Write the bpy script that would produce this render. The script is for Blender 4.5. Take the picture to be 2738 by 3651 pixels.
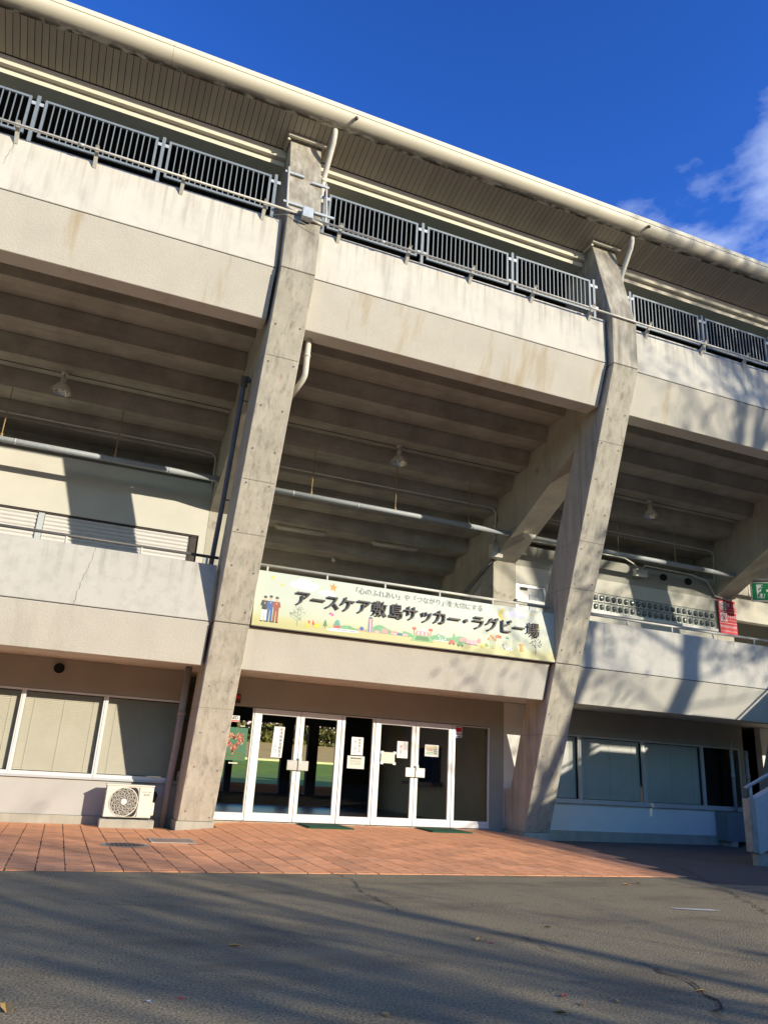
import bpy, math, random
from mathutils import Vector, Matrix
R = math.radians
random.seed(7)
for o in list(bpy.data.objects):
    bpy.data.objects.remove(o, do_unlink=True)
SC = bpy.context.scene
COL = SC.collection

# ------------------------------------------------------------------ camera
cam_d = bpy.data.cameras.new('camera')
cam = bpy.data.objects.new('camera', cam_d)
COL.objects.link(cam)
yaw, pitch, roll = R(21.057), R(19.005), R(3.375)
fw = Vector((math.sin(yaw)*math.cos(pitch), math.cos(yaw)*math.cos(pitch), math.sin(pitch)))
rt = Vector((math.cos(yaw), -math.sin(yaw), 0))
up = rt.cross(fw)
rt = rt*math.cos(roll) + up*math.sin(roll)
up = rt.cross(fw)
mw = Matrix((rt, up, -fw)).transposed().to_4x4()
mw.translation = Vector((-2.2285, -11.0064, 1.1811))
cam.matrix_world = mw
cam_d.sensor_fit = 'VERTICAL'
cam_d.sensor_height = 24.0
cam_d.sensor_width = 18.0
cam_d.lens = 24.0*2701.8/3651.0
cam_d.clip_start = 0.05
cam_d.clip_end = 3000
SC.camera = cam

# ------------------------------------------------------------------ sky, sun, exposure
SUN_DIR = Vector((-0.68, 1.0, -0.385)).normalized()      # the way the light travels
EL = math.asin(-SUN_DIR.z)
AZ = math.atan2(-SUN_DIR.x, -SUN_DIR.y)                  # clockwise from +Y
world = bpy.data.worlds.new('World')
SC.world = world
world.use_nodes = True
wn, wl = world.node_tree.nodes, world.node_tree.links
wn.clear()
wout = wn.new('ShaderNodeOutputWorld')
wbg = wn.new('ShaderNodeBackground')
wbg.inputs['Strength'].default_value = 0.115
sky = wn.new('ShaderNodeTexSky')
sky.sky_type = 'NISHITA'
sky.sun_disc = False
sky.sun_elevation = EL
sky.sun_rotation = AZ
sky.air_density = 1.0
sky.dust_density = 0.15
sky.ozone_density = 3.0
hsv = wn.new('ShaderNodeGamma')                 # a deeper, clearer blue, the same all over the sky
hsv.inputs['Gamma'].default_value = 1.55
hs2 = wn.new('ShaderNodeHueSaturation')
hs2.inputs['Saturation'].default_value = 1.2
cap = wn.new('ShaderNodeMixRGB'); cap.blend_type = 'DARKEN'      # keeps the glow round the sun from swamping the shade
cap.inputs['Fac'].default_value = 1.0
cap.inputs['Color2'].default_value = (3.4, 3.15, 2.95, 1)
wl.new(sky.outputs[0], hs2.inputs['Color'])
wl.new(hs2.outputs[0], cap.inputs['Color1'])
wl.new(cap.outputs[0], hsv.inputs['Color'])
# clouds: a bank that grows towards the east (the right of the view) and thins out to clear blue elsewhere
tc = wn.new('ShaderNodeTexCoord')
mp = wn.new('ShaderNodeMapping')
mp.inputs['Scale'].default_value = (1.0, 1.0, 1.7)
wl.new(tc.outputs['Generated'], mp.inputs['Vector'])
nz = wn.new('ShaderNodeTexNoise')
nz.inputs['Scale'].default_value = 5.2
nz.inputs['Detail'].default_value = 9
nz.inputs['Roughness'].default_value = 0.56
nz.inputs['Distortion'].default_value = 0.25
wl.new(mp.outputs[0], nz.inputs['Vector'])
dp = wn.new('ShaderNodeVectorMath'); dp.operation = 'DOT_PRODUCT'
CLOUD_C = Vector((0.80, 0.50, 0.42)).normalized()
dp.inputs[1].default_value = CLOUD_C
wl.new(tc.outputs['Generated'], dp.inputs[0])
mr = wn.new('ShaderNodeMapRange')
mr.inputs['From Min'].default_value = 0.905
mr.inputs['From Max'].default_value = 0.985
mr.inputs['To Min'].default_value = -0.31
mr.inputs['To Max'].default_value = 0.145
wl.new(dp.outputs['Value'], mr.inputs['Value'])
ad = wn.new('ShaderNodeMath'); ad.operation = 'ADD'
wl.new(nz.outputs['Fac'], ad.inputs[0]); wl.new(mr.outputs[0], ad.inputs[1])
cr = wn.new('ShaderNodeValToRGB')
cr.color_ramp.elements[0].position = 0.40
cr.color_ramp.elements[1].position = 0.74
cr.color_ramp.elements[1].color = (0.85, 0.85, 0.85, 1)
wl.new(ad.outputs[0], cr.inputs[0])
tint = wn.new('ShaderNodeMixRGB'); tint.blend_type = 'MULTIPLY'; tint.inputs['Fac'].default_value = 1.0
tint.inputs['Color2'].default_value = (1.16, 0.84, 0.96, 1)
wl.new(hsv.outputs[0], tint.inputs['Color1'])
mx = wn.new('ShaderNodeMixRGB')
mx.inputs['Color2'].default_value = (5.6, 6.3, 7.6, 1)
wl.new(cr.outputs[0], mx.inputs['Fac'])
wl.new(tint.outputs[0], mx.inputs['Color1'])
wl.new(mx.outputs[0], wbg.inputs['Color'])
wl.new(wbg.outputs[0], wout.inputs['Surface'])

sun_d = bpy.data.lights.new('sun', 'SUN')
sun_d.energy = 3.05
sun_d.angle = R(0.53)
sun_d.color = (1.0, 0.905, 0.715)
sun = bpy.data.objects.new('sun', sun_d)
COL.objects.link(sun)
sun.rotation_euler = SUN_DIR.to_track_quat('-Z', 'Y').to_euler()
sun.location = (20, -30, 20)
SC.view_settings.view_transform = 'Standard'
SC.view_settings.look = 'None'
SC.view_settings.exposure = 0.85
SC.view_settings.gamma = 1.0
SC.view_settings.use_curve_mapping = False
SC.cycles.max_bounces = 8
SC.cycles.transparent_max_bounces = 16
SC.cycles.caustics_reflective = False
SC.cycles.caustics_refractive = False
SC.cycles.use_denoising = True

# ------------------------------------------------------------------ materials
def mat(name, base, rough=0.85, var=0.12, scale=2.0, streak=0.0, streak_scale=(5, 5, 0.35), streak_col=None,
        bump=0.0, bscale=80.0, metal=0.0, rnd=0.0, stain=None, spec=0.35, spots=None, fine=0.0, fk=(0.3, 0.7, 0.55, 1.5), object_space=False):
    m = bpy.data.materials.new(name)
    m.use_nodes = True
    n, l = m.node_tree.nodes, m.node_tree.links
    b = n['Principled BSDF']
    b.inputs['Roughness'].default_value = rough
    b.inputs['Metallic'].default_value = metal
    b.inputs['Specular IOR Level'].default_value = spec
    if object_space:
        pos = n.new('ShaderNodeTexCoord').outputs['Object']
    else:
        pos = n.new('ShaderNodeNewGeometry').outputs['Position']
    def noise(sc, detail=6, rgh=0.6, vec=None):
        t = n.new('ShaderNodeTexNoise')
        t.inputs['Scale'].default_value = sc
        t.inputs['Detail'].default_value = detail
        t.inputs['Roughness'].default_value = rgh
        l.new(vec or pos, t.inputs['Vector'])
        return t.outputs['Fac']
    def ramp(v, a, c, lo=0.0, hi=1.0):
        r = n.new('ShaderNodeMapRange')
        r.inputs['From Min'].default_value = a
        r.inputs['From Max'].default_value = c
        r.inputs['To Min'].default_value = lo
        r.inputs['To Max'].default_value = hi
        l.new(v, r.inputs['Value'])
        return r.outputs[0]
    def mixc(f, c1, c2, mode='MIX'):
        x = n.new('ShaderNodeMixRGB'); x.blend_type = mode
        for s, v in (('Fac', f), ('Color1', c1), ('Color2', c2)):
            if hasattr(v, 'is_output'):
                l.new(v, x.inputs[s])
            elif s == 'Fac':
                x.inputs[s].default_value = v
            else:
                x.inputs[s].default_value = (*v, 1)
        return x.outputs[0]
    lo = tuple(c*(1-var) for c in base); hi = tuple(min(c*(1+var), 1) for c in base)
    col = mixc(ramp(noise(scale), 0.3, 0.7), lo, hi)
    if fine:
        col = mixc(fine, col, mixc(ramp(noise(bscale, 3), fk[0], fk[1]), tuple(c*fk[2] for c in base), tuple(min(c*fk[3], 1) for c in base)))
    if streak:
        mpn = n.new('ShaderNodeMapping')
        mpn.inputs['Scale'].default_value = streak_scale
        l.new(pos, mpn.inputs['Vector'])
        s = ramp(noise(1.0, 7, 0.65, mpn.outputs[0]), 0.5, 0.72, 0, streak)
        col = mixc(s, col, streak_col or tuple(c*0.45 for c in base))
    for st in stain or ():
        vec = pos
        if st.get('stretch'):
            mpn = n.new('ShaderNodeMapping')
            mpn.inputs['Scale'].default_value = st['stretch']
            mpn.inputs['Location'].default_value = st.get('off', (0, 0, 0))
            l.new(pos, mpn.inputs['Vector']); vec = mpn.outputs[0]
        f = ramp(noise(st.get('scale', 1.0), 6, 0.6, vec), st['a'], st['b'], 0, st['amount'])
        if st.get('zr'):
            sep = n.new('ShaderNodeSeparateXYZ'); l.new(pos, sep.inputs[0])
            g = ramp(sep.outputs[st.get('axis', 'Z')], *st['zr'])
            k = n.new('ShaderNodeMath'); k.operation = 'MULTIPLY'; k.use_clamp = True
            l.new(f, k.inputs[0]); l.new(g, k.inputs[1]); f = k.outputs[0]
        col = mixc(f, col, st['col'])
    if rnd:
        oi = n.new('ShaderNodeObjectInfo')
        r = ramp(oi.outputs['Random'], 0, 1, 1-rnd, 1+rnd)
        hs = n.new('ShaderNodeHueSaturation')
        l.new(col, hs.inputs['Color']); l.new(r, hs.inputs['Value'])
        col = hs.outputs[0]
    l.new(col, b.inputs['Base Color'])
    if bump:
        bp = n.new('ShaderNodeBump')
        bp.inputs['Strength'].default_value = bump
        bp.inputs['Distance'].default_value = 0.02
        l.new(noise(bscale, 4), bp.inputs['Height'])
        l.new(bp.outputs[0], b.inputs['Normal'])
    return m

def glass(name, tint=(0.95, 0.955, 0.95), gloss=0.02, fac=1.0):
    m = bpy.data.materials.new(name)
    m.use_nodes = True
    n, l = m.node_tree.nodes, m.node_tree.links
    n.clear()
    out = n.new('ShaderNodeOutputMaterial')
    tr = n.new('ShaderNodeBsdfTransparent'); tr.inputs[0].default_value = (*tint, 1)
    gl = n.new('ShaderNodeBsdfGlossy'); gl.inputs['Roughness'].default_value = gloss
    fr = n.new('ShaderNodeFresnel'); fr.inputs[0].default_value = 1.5
    mu = n.new('ShaderNodeMath'); mu.operation = 'MULTIPLY'; mu.use_clamp = True
    mu.inputs[1].default_value = fac
    l.new(fr.outputs[0], mu.inputs[0])
    ms = n.new('ShaderNodeMixShader')
    l.new(mu.outputs[0], ms.inputs[0]); l.new(tr.outputs[0], ms.inputs[1]); l.new(gl.outputs[0], ms.inputs[2])
    l.new(ms.outputs[0], out.inputs[0])
    return m

Mt = {}
YEL = dict(col=(0.44, 0.33, 0.17), a=0.55, b=0.72, amount=0.70, scale=1.0, stretch=(2.6, 1.0, 0.16))
DRIP = dict(col=(0.27, 0.25, 0.215), a=0.50, b=0.70, amount=0.75, scale=1.0, stretch=(9, 2, 0.35), off=(2, 0, 1), zr=(10.2, 11.12, 0, 1))
LDRIP = dict(col=(0.30, 0.285, 0.25), a=0.52, b=0.72, amount=0.65, scale=1.0, stretch=(8, 2, 0.4), off=(7, 0, 1), zr=(3.9, 4.79, 0, 1))
GREY = dict(col=(0.30, 0.29, 0.26), a=0.52, b=0.75, amount=0.55, scale=1.0, stretch=(3.5, 2, 0.55), off=(4, 0, 3))
Mt['panel'] = mat('painted_concrete', (0.63, 0.60, 0.53), 0.9, 0.06, 1.3, bump=0.12, bscale=55, fine=0.05,
                  stain=[GREY, DRIP, dict(col=(0.36, 0.35, 0.31), a=0.50, b=0.8, amount=0.35, scale=3.0)])
Mt['spandrel'] = mat('rough_painted_concrete', (0.60, 0.57, 0.50), 0.9, 0.06, 1.5, bump=0.35, bscale=42, fine=0.06, stain=[YEL])
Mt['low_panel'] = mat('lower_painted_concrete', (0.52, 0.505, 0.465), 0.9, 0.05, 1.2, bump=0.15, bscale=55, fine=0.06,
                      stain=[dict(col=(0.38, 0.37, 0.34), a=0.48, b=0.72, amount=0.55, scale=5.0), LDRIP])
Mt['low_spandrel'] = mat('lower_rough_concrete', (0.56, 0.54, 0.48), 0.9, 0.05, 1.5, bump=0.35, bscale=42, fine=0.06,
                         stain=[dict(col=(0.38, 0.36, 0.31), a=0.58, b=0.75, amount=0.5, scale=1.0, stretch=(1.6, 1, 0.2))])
Mt['pillar'] = mat('board_marked_concrete', (0.46, 0.428, 0.355), 0.9, 0.14, 2.2, streak=0.8, streak_scale=(9, 9, 0.5),
                   bump=0.15, bscale=30, fine=0.08,
                   stain=[dict(col=(0.56, 0.52, 0.44), a=0.52, b=0.66, amount=0.65, scale=1.0, stretch=(8, 8, 0.4), off=(3, 1, 7)),
                          dict(col=(0.13, 0.11, 0.085), a=0.38, b=0.6, amount=0.55, scale=2.6, stretch=(2, 2, 0.6), zr=(9.6, 10.6, 0, 1.0)),
                          dict(col=(0.30, 0.20, 0.12), a=0.62, b=0.72, amount=0.6, scale=1.0, stretch=(8, 8, 0.9), off=(9, 2, 1))])
Mt['soffit'] = mat('bare_concrete_soffit', (0.38, 0.352, 0.30), 0.9, 0.2, 1.6, streak=0.4, streak_scale=(0.5, 6, 6), bump=0.1, bscale=25,
                   stain=[dict(col=(0.24, 0.21, 0.165), a=0.55, b=0.7, amount=0.5, scale=0.9)])
Mt['raker'] = mat('raker_concrete', (0.46, 0.43, 0.36), 0.9, 0.13, 1.8, streak=0.35, bump=0.12, bscale=30,
                  stain=[dict(col=(0.17, 0.15, 0.12), a=0.62, b=0.70, amount=0.6, scale=1.6)])
Mt['tie'] = mat('tie_hole_filler', (0.15, 0.135, 0.11), 0.9, 0.2, 12)
Mt['dark_joint'] = mat('joint_sealant', (0.05, 0.045, 0.04), 0.9, 0.1)
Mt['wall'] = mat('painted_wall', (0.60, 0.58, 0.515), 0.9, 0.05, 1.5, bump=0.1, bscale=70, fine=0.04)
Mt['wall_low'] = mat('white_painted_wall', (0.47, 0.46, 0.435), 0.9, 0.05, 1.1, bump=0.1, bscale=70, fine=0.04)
Mt['wall_low_lifted'] = mat('white_painted_wall_shade_lift', (0.78, 0.78, 0.76), 0.9, 0.05, 1.1, bump=0.1, bscale=70, fine=0.04)  # left wall's paint again, colour raised to brighten the shaded right bays
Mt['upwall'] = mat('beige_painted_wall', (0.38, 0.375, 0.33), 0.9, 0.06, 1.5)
Mt['plinth'] = mat('cement_plinth', (0.42, 0.40, 0.33), 0.9, 0.12, 3, streak=0.3, bump=0.1, bscale=40)
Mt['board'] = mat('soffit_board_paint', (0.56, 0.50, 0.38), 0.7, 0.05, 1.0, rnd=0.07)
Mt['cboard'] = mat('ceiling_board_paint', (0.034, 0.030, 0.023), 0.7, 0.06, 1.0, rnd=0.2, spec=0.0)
Mt['gutter'] = mat('cream_gutter_paint', (0.76, 0.71, 0.56), 0.55, 0.03, 1.0,
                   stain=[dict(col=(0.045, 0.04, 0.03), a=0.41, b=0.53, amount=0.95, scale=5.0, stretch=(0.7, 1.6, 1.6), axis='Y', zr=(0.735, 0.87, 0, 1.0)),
                          dict(col=(0.45, 0.42, 0.32), a=0.45, b=0.7, amount=0.4, scale=2.5, axis='Y', zr=(0.66, 0.88, 0, 1.0))])
Mt['beam'] = mat('cream_beam_paint', (0.70, 0.66, 0.54), 0.6, 0.04)
Mt['metal'] = mat('galvanised_steel', (0.46, 0.50, 0.53), 0.5, 0.10, 14, metal=0.15, spec=0.5)
Mt['railmetal'] = mat('grey_painted_steel', (0.21, 0.245, 0.275), 0.5, 0.10, 10, metal=0.1, spec=0.5)
Mt['conduit'] = mat('conduit_steel', (0.60, 0.58, 0.52), 0.5, 0.08, 8, metal=0.1, spec=0.5)
Mt['box'] = mat('junction_box_steel', (0.50, 0.54, 0.57), 0.4, 0.15, 12, metal=0.3, spec=0.5)
Mt['alu'] = mat('white_aluminium', (0.78, 0.79, 0.80), 0.35, 0.03, 4, metal=0.15, spec=0.5)
Mt['alu_d'] = mat('silver_aluminium', (0.55, 0.57, 0.58), 0.4, 0.05, 4, metal=0.2, spec=0.5)
Mt['steel'] = mat('stainless_plate', (0.50, 0.49, 0.47), 0.35, 0.08, 20, metal=0.8)
Mt['dark_rail'] = mat('dark_painted_rail', (0.09, 0.085, 0.085), 0.5, 0.2, 15, spec=0.5)
Mt['darkpipe'] = mat('dark_blue_pipe', (0.13, 0.14, 0.18), 0.5, 0.15, 6, spec=0.5)
Mt['gpipe'] = mat('grey_plastic_pipe', (0.34, 0.32, 0.32), 0.6, 0.1, 5, streak=0.3)
Mt['wpipe'] = mat('white_plastic_pipe', (0.66, 0.63, 0.56), 0.6, 0.08, 5, streak=0.3)
Mt['lagged'] = mat('lagged_pipe', (0.38, 0.41, 0.44), 0.6, 0.10, 12, metal=0.1, bump=0.1, bscale=60)
Mt['rust'] = mat('rusty_rod', (0.36, 0.25, 0.12), 0.8, 0.25, 12)
Mt['lamp'] = mat('lamp_enamel', (0.62, 0.58, 0.48), 0.45, 0.1, 8)
Mt['reflector'] = mat('lamp_reflector', (0.75, 0.72, 0.66), 0.25, 0.05, 8, metal=0.8)
Mt['white'] = mat('white_plastic', (0.74, 0.73, 0.70), 0.5, 0.03, 3)
Mt['blind'] = mat('cream_blind', (0.70, 0.655, 0.55), 0.7, 0.04, 3)
Mt['blind_g'] = mat('grey_blind', (0.78, 0.78, 0.77), 0.7, 0.04, 3)
Mt['shutter'] = mat('shutter_slat_paint', (0.66, 0.64, 0.62), 0.5, 0.04, 3)
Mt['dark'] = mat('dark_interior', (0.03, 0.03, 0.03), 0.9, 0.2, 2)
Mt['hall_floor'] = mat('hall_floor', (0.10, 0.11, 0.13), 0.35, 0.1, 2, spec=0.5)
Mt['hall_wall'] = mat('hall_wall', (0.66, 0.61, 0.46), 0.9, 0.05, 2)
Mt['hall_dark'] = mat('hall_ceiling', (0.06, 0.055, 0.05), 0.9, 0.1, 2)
Mt['wood'] = mat('counter_wood', (0.16, 0.10, 0.05), 0.6, 0.2, 6)
Mt['ac'] = mat('cream_enamel', (0.74, 0.70, 0.60), 0.5, 0.03, 3)
Mt['black'] = mat('black_plastic', (0.02, 0.02, 0.02), 0.6, 0.1, 5)
Mt['paper'] = mat('white_paper', (0.82, 0.82, 0.84), 0.8, 0.02, 5)
Mt['paper_y'] = mat('cream_paper', (0.66, 0.67, 0.58), 0.8, 0.03, 5)
Mt['ink'] = mat('black_ink', (0.03, 0.03, 0.035), 0.7, 0.1)
Mt['ink_g'] = mat('grey_ink', (0.22, 0.24, 0.24), 0.7, 0.1)
Mt['red'] = mat('red_print', (0.62, 0.03, 0.05), 0.6, 0.05)
Mt['red_ink'] = mat('red_ink', (0.55, 0.06, 0.08), 0.7, 0.1)
Mt['green'] = mat('exit_green', (0.01, 0.24, 0.08), 0.45, 0.05)
Mt['mat'] = mat('green_doormat', (0.02, 0.085, 0.045), 0.95, 0.25, 25, bump=0.5, bscale=200)
Mt['asphalt'] = None
Mt['iron'] = mat('cast_iron', (0.23, 0.17, 0.13), 0.7, 0.2, 15)
Mt['iron_d'] = mat('cast_iron_groove', (0.07, 0.055, 0.05), 0.8, 0.2, 15)
Mt['hatch'] = mat('steel_hatch', (0.36, 0.25, 0.20), 0.6, 0.12, 8)
Mt['paver'] = mat('terracotta_paver', (0.86, 0.37, 0.175), 0.85, 0.12, 2.2, rnd=0.16, bump=0.2, bscale=60, fine=0.2,
                  stain=[dict(col=(0.62, 0.30, 0.16), a=0.5, b=0.7, amount=0.55, scale=0.9),
                         dict(col=(0.58, 0.37, 0.24), a=0.55, b=0.72, amount=0.6, scale=2.6, stretch=(0.5, 2.0, 1)),
                         dict(col=(0.34, 0.17, 0.10), a=0.60, b=0.74, amount=0.5, scale=1.6, off=(3, 3, 3), stretch=(1, 1, 1)),
                         dict(col=(0.68, 0.42, 0.27), a=0.55, b=0.75, amount=0.4, scale=5)])
Mt['joint'] = mat('paver_joint', (0.10, 0.065, 0.045), 0.95, 0.3, 20)
Mt['leaf'] = mat('dry_leaf', (0.48, 0.30, 0.10), 0.8, 0.2, 30, rnd=0.25)
Mt['leaf_r'] = mat('red_leaf', (0.40, 0.06, 0.06), 0.8, 0.2, 30)
Mt['petal'] = mat('pink_petal', (0.60, 0.10, 0.16), 0.8, 0.2, 30)
Mt['bark'] = mat('tree_bark', (0.12, 0.095, 0.07), 0.95, 0.25, 6)
Mt['foliage'] = mat('tree_leaves', (0.06, 0.075, 0.025), 0.8, 0.3, 2)
Mt['hedge'] = mat('hedge_leaves', (0.15, 0.15, 0.035), 0.85, 0.6, 1.2, fine=0.4, bscale=3)
Mt['pitch'] = mat('pitch_grass', (0.16, 0.235, 0.03), 0.95, 0.15, 0.6, fine=0.1, bscale=20)
Mt['bank'] = mat('dry_grass_bank', (0.52, 0.36, 0.13), 0.95, 0.15, 0.8, fine=0.15, bscale=15)
Mt['pale_line'] = mat('pale_kerb', (0.74, 0.76, 0.36), 0.9, 0.1)
Mt['stair'] = mat('stair_wall_paint', (0.52, 0.52, 0.51), 0.9, 0.06, 2, stain=[dict(col=(0.12, 0.11, 0.09), a=0.60, b=0.72, amount=0.7, scale=3.0)])
Mt['stair_end'] = mat('weathered_stair_edge', (0.40, 0.37, 0.30), 0.9, 0.2, 5, streak=0.6, bump=0.2, bscale=40)
Mt['cabinet'] = mat('grey_cabinet', (0.20, 0.23, 0.24), 0.6, 0.08, 4)
Mt['crack'] = mat('asphalt_crack', (0.05, 0.042, 0.034), 0.95, 0.3, 10)
Mt['ink_letter'] = mat('raised_letter_paint', (0.045, 0.035, 0.042), 0.5, 0.1)
Mt['ink_pale'] = mat('pale_grey_ink', (0.33, 0.35, 0.34), 0.7, 0.1)
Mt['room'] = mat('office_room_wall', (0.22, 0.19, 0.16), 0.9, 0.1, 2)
Mt['chalk'] = mat('chalk_mark', (0.50, 0.49, 0.46), 0.95, 0.2, 10)
Mt['glass'] = glass('clear_glass')
Mt['glass_dk'] = glass('door_glass', (0.88, 0.89, 0.88), 0.01, 0.9)

def asphalt():
    m = mat('asphalt', (0.27, 0.222, 0.138), 0.92, 0.22, 0.55, bump=1.0, bscale=62, fine=0.75, fk=(0.36, 0.64, 0.38, 1.75),
            stain=[dict(col=(0.09, 0.073, 0.052), a=0.50, b=0.70, amount=0.62, scale=0.9, stretch=(0.6, 1.3, 1)),
                   dict(col=(0.33, 0.27, 0.165), a=0.54, b=0.74, amount=0.6, scale=0.7, stretch=(0.8, 2.0, 1), off=(5, 2, 0)),
                   dict(col=(0.08, 0.066, 0.049), a=0.60, b=0.72, amount=0.5, scale=3.5)])
    return m
Mt['asphalt'] = asphalt()
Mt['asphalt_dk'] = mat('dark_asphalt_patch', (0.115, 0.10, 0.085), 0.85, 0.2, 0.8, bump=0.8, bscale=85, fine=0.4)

# ------------------------------------------------------------------ helpers
class MB:
    def __init__(s):
        s.v, s.f, s.m = [], [], []
    def add(s, vs, fs, mi=0):
        k = len(s.v)
        s.v += [tuple(v) for v in vs]
        for f in fs:
            s.f.append(tuple(i+k for i in f)); s.m.append(mi)
        return s
    def box(s, x0, x1, y0, y1, z0, z1, mi=0):
        return s.add([(x0,y0,z0),(x1,y0,z0),(x1,y1,z0),(x0,y1,z0),(x0,y0,z1),(x1,y0,z1),(x1,y1,z1),(x0,y1,z1)],
                     [(0,3,2,1),(4,5,6,7),(0,1,5,4),(1,2,6,5),(2,3,7,6),(3,0,4,7)], mi)
    def prism(s, prof, x0, x1, mi=0):          # profile of (y, z) pairs, extruded along x
        n = len(prof)
        a = sum(prof[i][0]*prof[(i+1) % n][1]-prof[(i+1) % n][0]*prof[i][1] for i in range(n))
        if a < 0: prof = prof[::-1]
        vs = [(x0,y,z) for y,z in prof]+[(x1,y,z) for y,z in prof]
        fs = [tuple(range(n-1,-1,-1)), tuple(range(n,2*n))]
        fs += [(i,(i+1) % n,(i+1) % n+n,i+n) for i in range(n)]
        return s.add(vs, fs, mi)
    def prismz(s, prof, z0, z1, mi=0):         # profile of (x, y) pairs, extruded along z
        n = len(prof)
        a = sum(prof[i][0]*prof[(i+1) % n][1]-prof[(i+1) % n][0]*prof[i][1] for i in range(n))
        if a < 0: prof = prof[::-1]
        vs = [(x,y,z0) for x,y in prof]+[(x,y,z1) for x,y in prof]
        fs = [tuple(range(n-1,-1,-1)), tuple(range(n,2*n))]
        fs += [(i,(i+1) % n,(i+1) % n+n,i+n) for i in range(n)]
        return s.add(vs, fs, mi)
    def prismy(s, prof, y0, y1, mi=0):         # profile of (x, z) pairs, extruded along y (front face at y0)
        n = len(prof)
        a = sum(prof[i][0]*prof[(i+1) % n][1]-prof[(i+1) % n][0]*prof[i][1] for i in range(n))
        if a < 0: prof = prof[::-1]
        vs = [(x,y0,z) for x,z in prof]+[(x,y1,z) for x,z in prof]
        fs = [tuple(range(n)), tuple(range(2*n-1,n-1,-1))]
        fs += [(i,i+n,(i+1) % n+n,(i+1) % n) for i in range(n)]
        return s.add(vs, fs, mi)
    def tube(s, pts, r, n=10, mi=0, cap=True):
        pts = [Vector(p) for p in pts]
        rs = r if isinstance(r, (list, tuple)) else [r]*len(pts)
        k = len(s.v); prev = None
        for i, p in enumerate(pts):
            d = (pts[min(i+1, len(pts)-1)]-pts[max(i-1, 0)]).normalized()
            if prev is None:
                a = d.orthogonal().normalized()
            else:
                a = (prev-d*prev.dot(d)).normalized()
            prev = a; b = d.cross(a)
            for j in range(n):
                t = 2*math.pi*j/n
                s.v.append(tuple(p+(a*math.cos(t)+b*math.sin(t))*rs[i]))
        for i in range(len(pts)-1):
            for j in range(n):
                q = k+i*n
                s.f.append((q+j, q+(j+1) % n, q+n+(j+1) % n, q+n+j)); s.m.append(mi)
        if cap:
            s.f.append(tuple(k+j for j in range(n-1,-1,-1))); s.m.append(mi)
            q = k+(len(pts)-1)*n
            s.f.append(tuple(q+j for j in range(n))); s.m.append(mi)
        return s
    def lathe(s, prof, c, n=24, mi=0):         # profile of (r, z) pairs about a vertical axis at c
        k = len(s.v)
        for r_, z in prof:
            for j in range(n):
                t = 2*math.pi*j/n
                s.v.append((c[0]+r_*math.cos(t), c[1]+r_*math.sin(t), c[2]+z))
        for i in range(len(prof)-1):
            for j in range(n):
                q = k+i*n
                s.f.append((q+j, q+(j+1) % n, q+n+(j+1) % n, q+n+j)); s.m.append(mi)
        return s
    def disc(s, c, r, y, n=20, mi=0, rx=None):  # a flat disc facing -y
        k = len(s.v)
        for j in range(n):
            t = 2*math.pi*j/n
            s.v.append((c[0]+(rx or r)*math.cos(t), y, c[1]+r*math.sin(t)))
        s.f.append(tuple(range(k, k+n))); s.m.append(mi)
        return s
    def mesh(s, name, mats, smooth=False):
        me = bpy.data.meshes.new(name)
        me.from_pydata(s.v, [], s.f)
        for m in (mats if isinstance(mats, (list, tuple)) else [mats]):
            me.materials.append(Mt[m])
        me.polygons.foreach_set('material_index', s.m)
        if smooth:
            me.polygons.foreach_set('use_smooth', [True]*len(s.f))
        me.update()
        return me
    def obj(s, name, mats, parent=None, smooth=False, **kw):
        return link(name, s.mesh(name, mats, smooth), parent, **kw)

def link(name, data, parent=None, loc=None, **kw):
    o = bpy.data.objects.new(name, data)
    COL.objects.link(o)
    if parent: o.parent = parent
    if loc: o.location = loc
    for k, v in kw.items(): o[k] = v
    return o

def thing(name, label, cat, loc=(0,0,0), group=None):
    o = bpy.data.objects.new(name, None)
    COL.objects.link(o)
    o.empty_display_size = 0.2
    o.location = loc
    o['label'] = label; o['category'] = cat
    if group: o['group'] = group
    return o

def tag(o, label, cat, group=None):
    o['label'] = label; o['category'] = cat
    if group: o['group'] = group
    return o

def copy_tree(o, parent=None, label=None):
    c = o.copy(); COL.objects.link(c)
    if parent: c.parent = parent
    if label: c['label'] = label
    for ch in list(o.children): copy_tree(ch, c)
    return c

def text(name, body, size, m, loc, parent=None, extrude=0.0, sx=1.0, off=0.0, rotz=0.0, leading=1.0, align='CENTER'):
    cu = bpy.data.curves.new(name, 'FONT')
    cu.body = body; cu.size = size
    cu.align_x = align; cu.align_y = 'CENTER'
    cu.extrude = extrude; cu.offset = off
    cu.space_line = leading
    cu.fill_mode = 'BOTH' if extrude else 'FRONT'
    cu.resolution_u = 3
    t = bpy.data.objects.new('tmp', cu); COL.objects.link(t)
    dg = bpy.context.evaluated_depsgraph_get()
    me = bpy.data.meshes.new_from_object(t.evaluated_get(dg))
    bpy.data.objects.remove(t, do_unlink=True)
    me.name = name
    me.materials.clear()
    for q in (m if isinstance(m, (list, tuple)) else [m]): me.materials.append(Mt[q])
    me.transform(Matrix.Diagonal((sx, 1, 1, 1)))
    me.transform(Matrix.Rotation(R(90), 4, 'X'))
    o = link(name, me, parent)
    o.location = loc
    o.rotation_euler = (0, 0, rotz)
    return o

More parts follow.
